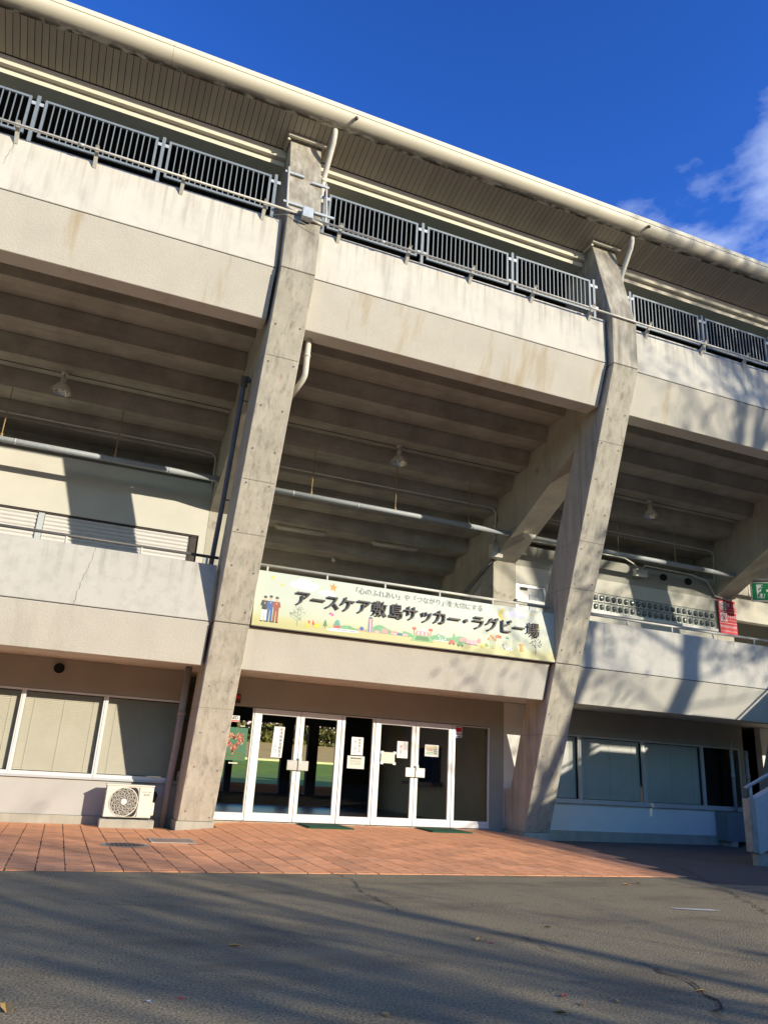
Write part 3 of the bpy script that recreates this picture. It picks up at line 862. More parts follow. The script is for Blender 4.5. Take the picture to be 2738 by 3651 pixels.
for d, x0, x1 in ((D1, 2.215, 2.447), (D2, 2.455, 2.69), (D3, 4.94, 5.178), (D4, 5.186, 5.42)):
    mb = MB(); mb.box(x0, x1, W0-.075, W0-.045, 1.135, 1.34)
    mb.box((x0+x1)/2-.03, (x0+x1)/2+.03, W0-.045, W0-.02, 1.2, 1.28)
    o = mb.obj('push_plate', 'steel', d)
    bv = o.modifiers.new('bevel', 'BEVEL'); bv.width = .01; bv.segments = 2
for d, x in ((D2, 2.50), (D4, 5.23)):
    mb = MB(); mb.box(x-.03, x+.03, W0-.08, W0-.0755, 1.29, 1.40); mb.obj('lock_tag', 'white', d)
for d, x in ((D1, 2.40), (D3, 5.13)):
    mb = MB(); mb.disc((x, .87), .02, W0-.024, 12); mb.obj('keyhole', 'steel', d)

# ------------------------------------------------------------------ railings on the upper parapet
RY = 1.11
mb = MB()
L = 1.96
mb.box(0, .045, RY-.02, RY+.02, 11.33, 12.16); mb.box(L-.045, L, RY-.02, RY+.02, 11.33, 12.16)
mb.box(.045, L-.045, RY-.019, RY+.019, 12.115, 12.16); mb.box(.045, L-.045, RY-.019, RY+.019, 11.33, 11.375)
rp = link('barred_railing', mb.mesh('barred_railing', 'railmetal'))
mb = MB(); mb.box(-.009, .009, RY-.009, RY+.009, 11.375, 12.115)
bal = mb.mesh('baluster', 'railmetal')
for q in range(17):
    link('baluster', bal, rp, loc=(.045+(L-.09)*(q+1)/18, 0, 0))
tag(rp, '', 'railing', 'railing panels along the upper parapet')
mb = MB(); mb.box(-.03, .03, RY-.03, RY+.03, 11.12, 12.20)
mb.box(-.10, .10, RY-.09, RY+.07, 11.121, 11.135)
po = link('railing_post', mb.mesh('railing_post', 'railmetal'))
mb = MB(); mb.box(0, .07, RY-.028, RY-.016, -.035, .035)
lug = mb.mesh('fixing_lug', 'metal')
for dx, z in ((-.10, 12.02), (.03, 12.02), (-.10, 11.45), (.03, 11.45)):
    link('fixing_lug', lug, po, loc=(dx, 0, z))
tag(po, '', 'railing post', 'posts between the railing panels')
where = {-7.5: 'left bay', 0.0: 'middle bay', 7.5: 'right bay'}
nth = ['left', 'centre', 'right']
first = True; firstp = True
for p in (-7.5, 0.0, 7.5):
    for q, off in enumerate((.86, 3.04, 5.20)):
        o = rp if first else copy_tree(rp)
        first = False
        o.location.x = p+off
        o['label'] = 'grey barred railing panel above the %s, %s of its three panels' % (where[p].replace('bay', 'bay parapet'), nth[q])
    for q, off in enumerate((.775, 2.93, 5.10, 7.25)):
        o = po if firstp else copy_tree(po)
        firstp = False
        o.location.x = p+off
        o['label'] = 'grey railing post, %s upper parapet, %s' % (where[p], ['at its left end by the pillar', 'between left and centre panels', 'between centre and right panels', 'at its right end by the pillar'][q])

# conduit on brackets in front of the parapet
cc_ = MB()
cc_.tube([(-6.8, .775, 11.19), (0.26, .775, 11.19)], .022, 8)
cc_.tube([(.46, .775, 11.17), (8.3, .775, 11.14), (16, .775, 11.16)], .022, 8)
cd = cc_.obj('cable_conduit', 'conduit', smooth=True)
tag(cd, 'thin steel cable conduit running on brackets along the upper parapet', 'conduit')
mb = MB()
mb.prism([(.80, 11.245), (.815, 11.245), (1.05, 10.99), (.99, 10.95+.0), (.96, 10.96)], -.032, .032)
mb.box(-.032, .032, .74, .80, 11.212, 11.235)
brk = mb.mesh('bracket', 'conduit')
mb = MB(); mb.prism([(.755, 11.27), (.775, 11.27), (.985, 10.97), (.99, 11.118), (1.18, 11.125), (1.18, 11.132), (.97, 11.132)], -.032, .032)
brk = mb.mesh('bracket', 'conduit')
for x in (-6.0, -4.72, -3.45, -1.95, -.43, 1.08, 2.55, 4.0, 5.5, 7.0, 8.58, 10.2, 11.5, 12.9, 14.3):
    link('bracket', brk, cd, loc=(x, 0, 0))
for x in (-3.75, 1.9, 6.85, 10.85):
    mb = MB(); mb.tube([(x, .775, 11.188 if x < 0 else 11.155), (x+.09, .775, 11.188 if x < 0 else 11.155)], .03, 8)
    mb.obj('coupling', 'metal', cd, smooth=True)
jb = thing('junction_box', 'grey steel junction box on the pillar with conduits up both sides', 'junction box', (.36, .70, 11.18))
mb = MB(); mb.box(-.11, .10, -.07, .08, -.12, .11); o = mb.obj('casing', 'box', jb)
bv = o.modifiers.new('bevel', 'BEVEL'); bv.width = .008; bv.segments = 2
def pf(z): return .812+.2493*(z-11.13)          # front of the pillar's upper face
mb = MB()
mb.tube([(-.11, .05, .03), (-.30, .08, .06), (-.38, .12, .12), (-.385, pf(11.6)-.75, .42), (-.385, pf(12.45)-.75, 1.30)], .024, 8)
mb.tube([(.10, .05, -.06), (.30, .10, -.06), (.40, .14, .0), (.41, pf(11.5)-.74, .3), (.41, pf(12.4)-.72, 1.2)], .024, 8)
mb.obj('conduit_pipe', 'conduit', jb, smooth=True)
mb = MB()
for xa, xb, z in ((-.45, -.06, 1.17), (.10, .46, 1.08), (-.46, -.06, .26), (.16, .56, .20)):
    y = pf(11.18+z)-.70-.035
    mb = MB(); mb.box(xa, xb, y-.02, y+.02, z-.025, z+.02); mb.obj('strut_channel', 'metal', jb)
mb = MB(); mb.tube([(-.62, .36, .02), (-.4, .12, -.06), (0, .03, -.22), (.28, .03, -.30)], .006, 5)
mb.obj('loose_wire', 'conduit', jb)

# downpipes from the gutter
for p, nm in ((0.0, 'left'), (7.5, 'right')):
    d = thing('gutter_downpipe', 'white downpipe bending from the cream gutter to the %s pillar' % nm, 'downpipe', (p, 0, 0), 'downpipes at the pillar tops')
    mb = MB(); mb.tube([(.80, .93, 13.645), (.80, .94, 13.50), (.80, .99, 13.36), (.775, 1.30, 12.86), (.765, 1.36, 12.66), (.765, 1.36, 12.3), (.765, 1.32, 11.14)],
                       [.058, .058, .058, .056, .054, .045, .045], 12)
    mb.obj('pipe', 'wpipe', d, smooth=True)
    mb = MB(); mb.tube([(.765, 1.36, 12.62), (.765, 1.36, 12.72)], .066, 12); mb.obj('collar', 'wpipe', d, smooth=True)
for x in (1.13, 8.52, 16.0):
    mb = MB(); mb.tube([(0, 0, 0), (0, -.05, -.01), (0.0, -.075, -.05)], .035, 10)
    o = mb.obj('overflow_spout', 'iron', smooth=True); o.location = (x, .635, 13.80)
    tag(o, 'small grey overflow spout on the cream gutter above the %s pillar' % ('left' if x < 2 else 'right' if x < 9 else 'far right'), 'spout', 'overflow spouts on the gutter')

# pipes beside the pillars
d = thing('ground_downpipe', 'grey plastic downpipe leaning beside the left pillar by the air conditioner', 'downpipe')
mb = MB(); mb.tube([(-.17, 5.26, -.06), (-.165, 5.18, .75), (-.155, 4.95, 1.4), (-.16, 4.62, 2.96)], .066, 14); mb.obj('pipe', 'gpipe', d, smooth=True)
mb = MB()
for a, b in (((-.165, 5.165, .80), (-.164, 5.15, .86)), ((-.157, 4.80, 2.05), (-.157, 4.78, 2.12))): mb.tube([a, b], .075, 14)
mb.obj('collar', 'gpipe', d, smooth=True)
mb = MB()
for y, z in ((5.17, .84), (4.80, 2.0), (4.68, 2.72)): mb.box(-.10, .005, y-.01, y+.01, z-.012, z+.012)
mb.obj('pipe_bracket', 'dark_rail', d)
d = thing('dark_pipe', 'dark blue pipe running down behind the left pillar', 'pipe')
mb = MB(); mb.tube([(.02, 2.60, 8.42), (-.10, 2.60, 8.42), (-.115, 2.62, 8.36), (-.10, 3.43, 6.15), (-.10, 4.10, 4.5), (-.10, 4.30, 3.68)], .050, 12); mb.obj('pipe', 'darkpipe', d, smooth=True)
mb = MB()
for y, z in ((2.72, 8.02), (3.43, 6.15)): mb.box(-.10, .02, y-.012, y+.012, z-.012, z+.012)
mb.tube([(-.112, 2.56, 8.49), (-.112, 2.66, 8.29)], .072, 12)
mb.obj('pipe_bracket', 'dark_rail', d)
d = thing('short_drain', 'short white drain pipe with an elbow under the middle upper parapet', 'pipe')
mb = MB(); mb.tube([(.87, 1.66, 9.3), (.87, 1.68, 8.42), (.87, 1.70, 8.33), (.85, 1.76, 8.25), (.70, 2.05, 7.95)], .055, 12); mb.obj('pipe', 'wpipe', d, smooth=True)
mb = MB(); mb.tube([(.87, 1.672, 8.76), (.87, 1.673, 8.72)], .065, 12); mb.obj('collar', 'wpipe', d, smooth=True)

# overhead pipes and conduits under the seating, one run per bay
for p, nm, rods in ((-7.5, 'left', (-6.4, -4.455, -2.24)), (0.0, 'middle', (2.15, 4.28, 6.3)), (7.5, 'right', (9.3, 10.9, 12.86)), (15.0, 'far right', (17., 19.))):
    d = thing('overhead_pipe', 'grey lagged pipe hung on rods under the seating of the %s bay' % nm, 'pipe', (0, 0, 0), 'lagged pipes under the seating')
    mb = MB(); mb.tube([(p+.68, 5.15, 7.19), (p+7.49, 5.15, 7.19)], .064, 12); mb.obj('pipe', 'lagged', d, smooth=True)
    mb = MB()
    for x in (p+1.7, p+3.3, p+5.0, p+6.4):
        mb = MB(); mb.tube([(x, 5.15, 7.19), (x+.03, 5.15, 7.19)], .069, 12); mb.obj('pipe_band', 'metal', d, smooth=True)
    for x in rods:
        mb = MB(); mb.tube([(x, 5.15, 7.23), (x, 5.15, 8.36)], .011, 6); mb.tube([(x, 5.15, 7.24), (x, 5.15, 7.31)], .026, 8); mb.obj('hanger_rod', 'rust', d)
    c2 = MB(); c2.tube([(p+.68, 5.80, 8.06), (p+7.15, 5.80, 8.06), (p+7.36, 5.80, 8.04), (p+7.44, 5.80, 7.95), (p+7.46, 5.84, 7.80), (p+7.46, 5.88, 7.15)], .022, 8)
    o = c2.obj('wall_conduit', 'conduit', smooth=True)
    tag(o, 'thin conduit along the %s bay ceiling, bending down at its end' % nm, 'conduit', 'conduits under the seating')
# bell lamps
lamp = thing('bell_lamp', '', 'lamp', (0, 0, 0), 'bell lamps under the seating')
mb = MB(); mb.lathe([(.07, 0), (.07, -.03), (.0, -.031)], (0, 0, 0), 14); mb.tube([(0, 0, -.02), (0, 0, -.14)], .022, 8); mb.obj('stem', 'lamp', lamp, smooth=True)
mb = MB(); mb.lathe([(.0, -.12), (.05, -.12), (.06, -.15), (.062, -.26), (.075, -.27)], (0, 0, 0), 16); mb.obj('socket', 'lamp', lamp, smooth=True)
mb = MB(); mb.lathe([(.075, -.26), (.10, -.28), (.15, -.335), (.195, -.42), (.205, -.46), (.211, -.462), (.205, -.468)], (0, 0, 0), 24); mb.obj('shade', 'lamp', lamp, smooth=True)
mb = MB(); mb.lathe([(.20, -.462), (.188, -.42), (.145, -.342), (.095, -.29), (.0, -.285)], (0, 0, 0), 24); mb.obj('reflector', 'reflector', lamp, smooth=True)
mb = MB(); mb.lathe([(.0, -.44), (.03, -.43), (.05, -.39), (.03, -.33), (.02, -.29)], (0, 0, 0), 12); mb.obj('bulb', 'white', lamp, smooth=True)
for k, (x, nm) in enumerate(((-3.5, 'left'), (4.11, 'middle'), (11.64, 'right'), (19.1, 'far right'))):
    o = lamp if k == 0 else copy_tree(lamp)
    o.location = (x, 4.66, 8.722)
    o['label'] = 'enamel bell lamp hanging under the stepped ceiling of the %s bay' % nm
# lamp feed wires along the step
for p, nm in ((-7.5, 'left'), (0.0, 'middle'), (7.5, 'right')):
    mb = MB(); mb.tube([(p+.68, 4.70, 8.715), (p+7.49, 4.70, 8.715)], .010, 6)
    o = mb.obj('lamp_cable', 'dark_rail')
    tag(o, 'thin dark lamp cable along the ceiling step of the %s bay' % nm, 'cable', 'lamp cables under the seating')
# fluorescent fittings
for k, (x0, x1) in enumerate(((2.0, 3.37), (4.75, 6.11))):
    d = thing('strip_light', 'twin strip light under the middle bay ceiling, %s one' % ('nearer the left pillar' if k == 0 else 'farther from the left pillar'), 'strip light', (0, 7.86, 7.21), 'strip lights in the middle bay')
    mb = MB(); mb.box(x0, x1, -.11, .11, -.012, .012); mb.prism([(-.04, -.012), (.04, -.012), (.02, -.06), (-.02, -.06)], x0+.02, x1-.02); mb.obj('housing', 'lamp', d)
    for yy in (-.075, .075):
        mb = MB(); mb.tube([(x0+.05, yy, -.045), (x1-.05, yy, -.045)], .016, 8); mb.obj('tube', 'white', d, smooth=True)
mb = MB(); mb.lathe([(.0, -.14), (.05, -.12), (.06, -.07), (.045, -.02), (.02, .0)], (0, 0, 0), 14)
o = mb.obj('globe_lamp', 'white', smooth=True); o.location = (3.95, 8.75, 6.86)
tag(o, 'small white globe lamp under the lowest ceiling steps of the middle bay', 'lamp')
# dome on the raker of pillar 2, switch box
mb = MB(); mb.lathe([(.17, 0), (.165, -.05), (.13, -.11), (.07, -.145), (0, -.155)], (0, 0, 0), 20)
o = mb.obj('dome_speaker', 'wpipe', smooth=True); o.location = (7.9, 4.87, 7.195); o.rotation_euler = (R(25.8)+.0, 0, 0)
tag(o, 'cream dome speaker under the sunlit sloping beam beside the right pillar', 'speaker')
mb = MB(); mb.box(-.20, .12, -.12, .09, -.28, .09)
o = mb.obj('pull_box', 'wpipe'); o.location = (7.52, 5.86, 6.98)
bv = o.modifiers.new('bevel', 'BEVEL'); bv.width = .015; bv.segments = 2
tag(o, 'cream pull box where conduits meet at the foot of the sloping beam', 'junction box')
mb = MB(); mb.tube([(7.45, 5.95, 6.72), (7.44, 6.7, 6.45), (7.44, 7.6, 6.1), (7.44, 7.7, 5.6)], .022, 6); mb.tube([(7.45, 5.95, 6.66), (7.44, 6.8, 6.34), (7.44, 7.75, 5.95), (7.44, 7.82, 5.5)], .022, 6)
o = mb.obj('pier_conduit', 'gpipe', smooth=True); tag(o, 'pair of grey conduits down the pale pier behind the banner', 'conduit')
mb = MB(); mb.box(-.2, .2, -.1, .06, -.1, .1); mb.box(-.16, .16, -.11, -.10, -.06, .06)
o = mb.obj('emergency_light', 'white'); o.location = (12.15, 5.82, 6.98); o.rotation_euler = (R(10), 0, 0)
tag(o, 'white emergency light box high on the right gallery wall', 'light')
mb = MB(); mb.tube([(8.2, 5.77, 7.33), (11.6, 5.77, 7.33), (11.95, 5.78, 7.2), (12.1, 5.78, 7.08)], .022, 8); mb.tube([(12.2, 5.78, 7.08), (12.3, 5.77, 7.22), (14.0, 5.77, 7.2), (14.6, 5.80, 7.1), (15.0, 5.93, 6.72), (15.5, 5.93, 6.66), (15.75, 5.9, 6.75)], .022, 8)
o = mb.obj('gallery_conduit', 'conduit', smooth=True); tag(o, 'steel conduit along the top of the right gallery wall to the light box', 'conduit')

# handrails on the lower parapet
for p, nm, m_, posts, x1 in ((-7.5, 'left', 'dark_rail', (-5.45, -4.13, -2.80, -1.475, -.25), -.03), (0.0, 'middle', 'conduit', (.95, 2.2, 3.48, 4.754, 6.056), 7.50), (7.5, 'right', 'conduit', (8.6, 9.717, 11.05, 12.357, 13.695, 14.8), 14.99), (15.0, 'far right', 'conduit', (16.3, 17.6, 18.9), 22.4)):
    d = thing('handrail', '%s handrail on short posts above the %s lower parapet' % ('dark' if p < 0 else 'steel', nm), 'handrail', (0, 0, 0), 'handrails on the lower parapet')
    mb = MB(); mb.tube([(p+.70, 3.50, 4.965), (x1, 3.50, 4.965)], .03, 10); mb.obj('rail', m_, d, smooth=True)
    for x in posts:
        mb = MB(); mb.tube([(x, 3.50, 4.786), (x, 3.50, 4.955)], .022, 8); mb.obj('post', 'wpipe', d, smooth=True)

# round vent, alarm box
mb = MB(); mb.lathe([(.125, 0), (.125, .03), (.105, .045), (.10, .02), (0, .015)], (0, 0, 0), 24, 0)
o = mb.obj('round_vent', 'upwall'); o.location = (-2.535, W0-.002, 2.78); o.rotation_euler = (R(90), 0, 0)
tag(o, 'round dark vent in the wall above the left windows', 'vent')
mb = MB(); mb.disc((0, 0), .10, -.024, 24)
for q in range(6): mb.box(-.09, .09, -.040, -.032, -.075+.027*q, -.069+.027*q)
mb.obj('louvre', 'black', o).rotation_euler = (R(-90), 0, 0)
mb = MB(); mb.box(-.06, .06, -.07, 0, -.09, .09); 
o = mb.obj('alarm_box', 'iron_d'); o.location = (1.03, W0, 2.50); tag(o, 'small red alarm lamp above the entrance beside the left pillar', 'alarm')
mb = MB(); mb.box(-.04, .04, -.09, -.071, -.01, .07); mb.obj('red_lens', 'red', o)

# ------------------------------------------------------------------ banner
SY = 3.25
banner = thing('banner_sign', 'long pale banner board with Japanese stadium name and painted town scene', 'sign', (0, 0, 0))
m_sign = mat('banner_print', (0.60, 0.64, 0.52), 0.45, 0.02, 1.0, spec=0.4)
n_, l_ = m_sign.node_tree.nodes, m_sign.node_tree.links
g_ = n_.new('ShaderNodeNewGeometry'); s_ = n_.new('ShaderNodeSeparateXYZ'); l_.new(g_.outputs['Position'], s_.inputs[0])
nz_ = n_.new('ShaderNodeTexNoise'); nz_.inputs['Scale'].default_value = .9
ma_ = n_.new('ShaderNodeMath'); ma_.operation = 'MULTIPLY_ADD'; ma_.inputs[1].default_value = .14
l_.new(nz_.outputs[0], ma_.inputs[0]); l_.new(s_.outputs['Z'], ma_.inputs[2])
r_ = n_.new('ShaderNodeValToRGB')
mr_ = n_.new('ShaderNodeMapRange'); mr_.inputs['From Min'].default_value = 3.77; mr_.inputs['From Max'].default_value = 4.86
l_.new(ma_.outputs[0], mr_.inputs['Value']); l_.new(mr_.outputs[0], r_.inputs[0])
e_ = r_.color_ramp.elements
e_[0].position = .10; e_[0].color = (.50, .48, .22, 1); e_[1].position = 1.0; e_[1].color = (.50, .56, .50, 1)
for ps, cl in ((.17, (.53, .52, .27, 1)), (.24, (.52, .56, .40, 1)), (.5, (.53, .58, .49, 1))):
    q = e_.new(ps); q.color = cl
l_.new(r_.outputs[0], n_['Principled BSDF'].inputs['Base Color'])
Mt['sign'] = m_sign
mb = MB(); mb.box(.705, 7.497, SY, SY+.05, 3.708, 4.79); mb.obj('board', 'sign', banner)
mb = MB(); mb.box(.715, 7.49, SY+.012, SY+.11, 3.694, 3.7075); mb.obj('bottom_trim', 'dark_rail', banner)
for nm, c in dict(s_yel=(.72, .58, .06), s_or=(.80, .30, .05), s_white=(.72, .74, .76), s_hill=(.16, .40, .20), s_hill2=(.22, .48, .22), s_blue=(.06, .13, .34), s_dark=(.05, .06, .06),
                  s_brown=(.32, .09, .05), s_skin=(.72, .45, .30), s_red=(.62, .10, .08), s_pink=(.72, .30, .30), s_green=(.10, .25, .10), s_teal=(.12, .36, .30), s_mag=(.62, .10, .36), s_lav=(.55, .58, .72), s_lg=(.30, .36, .28), s_salmon=(.74, .36, .24)).items():
    Mt[nm] = mat('banner_'+nm[2:], c, 0.5, 0.10, 9, spec=.4)
lay = [0]
def flat(name, polys, m, dz=None):
    lay[0] += 1
    mb = MB()
    for q_, P in enumerate(polys):
        y = SY-.001-.0001*lay[0]-.00003*q_
        a = sum(P[i][0]*P[(i+1) % len(P)][1]-P[(i+1) % len(P)][0]*P[i][1] for i in range(len(P)))
        if a < 0: P = P[::-1]
        mb.add([(x, y, z) for x, z in P], [tuple(range(len(P)))])
    return mb.obj(name, m, banner)
def star(cx, cz, r, n=5, k=.42, a0=.3): return [(cx+(r if q % 2 == 0 else r*k)*math.sin(a0+math.pi*q/n), cz+(r if q % 2 == 0 else r*k)*math.cos(a0+math.pi*q/n)) for q in range(2*n)]
def ell(cx, cz, a, b, n=14, rot=0): return [(cx+a*math.cos(t)*math.cos(rot)-b*math.sin(t)*math.sin(rot), cz+a*math.cos(t)*math.sin(rot)+b*math.sin(t)*math.cos(rot)) for t in (2*math.pi*q/n for q in range(n))]
def rect(x0, x1, z0, z1): return [(x0, z0), (x1, z0), (x1, z1), (x0, z1)]
flat('cloud', [ell(1.50, 4.60, .13, .075), ell(1.66, 4.65, .17, .10), ell(1.85, 4.61, .13, .07), ell(1.72, 4.56, .2, .06)], 's_white')
flat('cloud', [ell(2.05, 4.50, .10, .05), ell(2.17, 4.52, .10, .06), ell(2.28, 4.48, .07, .04)], 's_white')
flat('cloud', [ell(6.48, 4.66, .17, .07), ell(6.62, 4.62, .14, .06), ell(6.40, 4.61, .10, .05)], 's_lav')
hp = [(2.30, 3.86)]
rr = random.Random(5)
x = 2.32
while x < 5.85:
    hp.append((x, 3.93+.055*math.sin(x*4.1)+.045*math.sin(x*9.7+1)+rr.uniform(-.008, .012))); x += .07
hp.append((5.85, 3.86))
flat('hills', [[hp[i], hp[i+1], (hp[i+1][0], 3.855), (hp[i][0], 3.855)] for i in range(1, len(hp)-2)], 's_hill')
flat('star', [star(1.02, 4.68, .05)], 's_yel'); flat('star', [star(1.22, 4.56, .04)], 's_yel')
flat('star', [star(2.27, 4.655, .095, a0=.1)], 's_or'); flat('star', [star(6.92, 4.69, .045)], 's_yel'); flat('star', [star(7.09, 4.44, .045)], 's_yel')
mo = [(6.19+.125*math.cos(t), 4.60+.125*math.sin(t)) for t in (R(70+18*q) for q in range(13))]
mi_ = [(6.255+.105*math.cos(t), 4.605+.115*math.sin(t)) for t in (R(78+16*q) for q in range(13))]
flat('moon', [[mo[q], mo[q+1], mi_[q+1], mi_[q]] for q in range(12)], 's_yel')
for cx, top, jac, trous in ((.92, 4.30, 's_dark', 's_white'), (1.03, 4.32, 's_blue', 's_blue'), (1.15, 4.31, 's_brown', 's_brown')):
    h = top-3.80
    flat('figure', [[(cx-.055, 3.82), (cx-.015, 3.82), (cx-.005, 4.05), (cx-.05, 4.05)], [(cx+.01, 3.82), (cx+.05, 3.82), (cx+.05, 4.05), (cx+.005, 4.05)]], trous)
    flat('figure', [[(cx-.05, 4.03), (cx+.05, 4.03), (cx+.062, 4.21), (cx-.062, 4.21)], [(cx-.062, 4.21), (cx-.085, 4.11), (cx-.055, 4.10)], [(cx+.062, 4.21), (cx+.085, 4.11), (cx+.055, 4.10)]], jac)
    flat('figure', [ell(cx, top-.055, .028, .04), [(cx-.015, top-.13), (cx+.015, top-.13), (cx, top-.165)]], 's_skin')
    flat('figure', [ell(cx, top-.022, .034, .025), rect(cx-.062, cx-.015, 3.80, 3.822), rect(cx+.008, cx+.056, 3.80, 3.822)], 's_dark')
def leafy(bx, bz, top, m, n=26, w=.16, seed=0):
    rr = random.Random(seed); P = [[(bx-.008, bz), (bx+.008, bz), (bx+.003, top-.03), (bx-.003, top-.03)]]
    for q in range(7):
        z = bz+(top-bz)*(.35+.09*q); s = -1 if q % 2 else 1
        P.append([(bx, z), (bx, z+.01), (bx+s*w*(1-.1*q)*.8, z+.10), (bx+s*w*(1-.1*q)*.8, z+.094)])
    for q in range(n):
        a = rr.uniform(0, 6.28); r1 = rr.uniform(.3, 1)
        P.append(ell(bx+w*r1*math.cos(a), bz+(top-bz)*.68+.14*r1*math.sin(a), .017, .009, 6, rr.uniform(0, 3)))
    flat('painted_tree', P, m)
leafy(1.59, 3.80, 4.15, 's_lg', 40, .16, 1); leafy(7.0, 3.83, 4.17, 's_dark', 34, .15, 2)
def pine(x, b, t, w, m):
    flat('painted_pine', [[(x-w, b+.04), (x+w, b+.04), (x, b+(t-b)*.55)], [(x-w*.75, b+(t-b)*.40), (x+w*.75, b+(t-b)*.40), (x, b+(t-b)*.82)], [(x-w*.5, b+(t-b)*.66), (x+w*.5, b+(t-b)*.66), (x, t)], rect(x-.008, x+.008, b, b+.04)], m)
pine(2.16, 3.82, 3.99, .055, 's_green'); pine(5.0, 3.88, 4.06, .06, 's_hill')
flat('painted_bird', [ell(1.98, 3.84, .06, .036), ell(2.035, 3.865, .028, .025)], 's_yel'); flat('painted_bird', [ell(1.80, 3.85, .04, .03), ell(1.79, 3.80, .04, .02)], 's_yel')
flat('painted_bird', [ell(1.83, 3.90, .02, .03), ell(1.92, 3.875, .028, .026), ell(1.91, 3.915, .015, .02)], 's_red')
flat('painted_butterfly', [ell(2.25, 4.12, .03, .024, 8, .6), ell(2.30, 4.10, .03, .024, 8, -.5)], 's_mag'); flat('painted_butterfly', [ell(6.07, 4.11, .028, .035, 8, .4), ell(6.115, 4.10, .028, .035, 8, -.4)], 's_red'); flat('painted_butterfly', [ell(6.27, 4.10, .024, .028, 8, .4), ell(6.31, 4.095, .02, .025, 8, -.4)], 's_teal')
flat('painted_castle', [[(2.33, 3.90), (2.48, 3.90), (2.45, 3.955), (2.36, 3.955)], [(2.35, 3.955), (2.47, 3.955), (2.44, 3.99), (2.38, 3.99)], [(2.37, 3.99), (2.45, 3.99), (2.41, 4.02)]], 's_teal'); flat('painted_castle', [rect(2.345, 2.475, 3.845, 3.897)], 's_red')
flat('painted_train', [[(2.18, 3.79), (2.22, 3.815), (2.34, 3.845), (2.84, 3.845), (2.88, 3.80), (2.30, 3.775)]], 's_white'); flat('painted_train', [rect(2.42, 2.80, 3.815, 3.825)], 's_blue')
flat('painted_building', [rect(3.06, 3.16, 3.84, 4.12)], 's_salmon'); flat('painted_building', [rect(3.075, 3.095, 3.85, 4.10), rect(3.125, 3.145, 3.85, 4.10), [(3.06, 4.12), (3.16, 4.12), (3.14, 4.155), (3.08, 4.155)]], 's_blue'); flat('painted_building', [rect(3.103, 3.117, 3.85, 4.10)], 's_white')
flat('painted_building', [rect(2.85, 3.02, 3.855, 3.895), rect(3.19, 3.32, 3.855, 3.90), rect(3.36, 3.49, 3.86, 3.95), rect(3.56, 3.70, 3.865, 3.93), rect(3.82, 3.94, 3.865, 3.91)], 's_pink')
flat('painted_building', [ell(2.93, 3.90, .045, .04), rect(3.70, 3.82, 3.865, 3.90)], 's_blue'); flat('painted_building', [rect(3.22+.03*q, 3.235+.03*q, 3.86, 3.885) for q in range(3)]+[rect(3.58+.03*q, 3.595+.03*q, 3.87, 3.89) for q in range(4)]+[rect(3.84+.025*q, 3.852+.025*q, 3.87, 3.895) for q in range(4)]+[rect(3.70, 3.82, 3.92, 3.935)], 's_white')
flat('painted_stadium', [[(4.02, 3.79), (4.52, 3.80), (4.44, 3.92), (4.10, 3.92)]], 's_hill2'); flat('painted_stadium', [[(4.10, 3.81), (4.44, 3.815), (4.40, 3.90), (4.14, 3.90)]], 's_green')
flat('painted_stadium', [[(4.10, 3.92), (4.44, 3.92), (4.40, 4.0), (4.14, 4.0)]], 's_pink'); flat('painted_stadium', [[(4.14, 4.01), (4.40, 4.02), (4.38, 4.05), (4.17, 4.04)], rect(4.16, 4.19, 3.93, 3.99), rect(4.25, 4.28, 3.93, 3.99), rect(4.34, 4.37, 3.93, 3.99)], 's_white'); flat('painted_stadium', [rect(4.04, 4.12, 4.02, 4.07), rect(4.075, 4.085, 3.92, 4.02), rect(4.41, 4.50, 4.03, 4.08), rect(4.45, 4.46, 3.93, 4.03)], 's_red')
flat('painted_wheel', [ell(4.73+.085*math.cos(q*.785), 3.95+.075*math.sin(q*.785), .022, .02, 7) for q in range(8)]+[[(4.73, 3.95), (4.73+.09*math.cos(q*.785), 3.95+.08*math.sin(q*.785)), (4.73+.09*math.cos(q*.785+.1), 3.95+.08*math.sin(q*.785+.1))] for q in range(8)]+[rect(4.52, 4.88, 3.845, 3.862)], 's_white')
for cx, cz, m_ in ((4.95, 3.835, 's_red'), (5.15, 3.815, 's_green')):
    flat('painted_car', [rect(cx-.075, cx+.075, cz-.01, cz+.03), [(cx-.05, cz+.03), (cx+.05, cz+.03), (cx+.035, cz+.07), (cx-.035, cz+.07)]], m_)
    flat('painted_car', [ell(cx-.045, cz-.015, .018, .018, 9), ell(cx+.045, cz-.015, .018, .018, 9)], 's_dark')
flat('painted_school', [rect(5.27, 5.55, 3.865, 3.965)], 's_pink'); flat('painted_school', [rect(5.29+.033*q, 5.305+.033*q, 3.88+.03*w, 3.90+.03*w) for q in range(8) for w in range(3)], 's_white'); flat('painted_school', [rect(5.27, 5.55, 3.858, 3.866)]+[rect(5.30+.05*q, 5.306+.05*q, 3.865, 3.965) for q in range(5)], 's_blue')
flat('painted_blossom', [ell(5.22, 3.95, .05, .045), ell(5.60, 3.96, .045, .055), ell(5.16, 3.93, .04, .035)], 's_pink')
flat('painted_bird', [ell(5.69, 3.86, .05, .032), [(5.68, 3.84), (5.74, 3.90), (5.75, 3.85)]], 's_yel'); flat('painted_bird', [ell(5.77, 3.905, .025, .02)], 's_teal')
flat('painted_flowers', [[(5.88+.03*q, 3.82), (5.886+.03*q, 3.82), (5.85+.045*q+.004, 4.03), (5.85+.045*q, 4.03)] for q in range(4)], 's_green')
flat('painted_flowers', [star(5.83+.05*q+.01*(q % 2), 4.03+.035*((q*2) % 3), .035, 6, .55) for q in range(5)], 's_or')
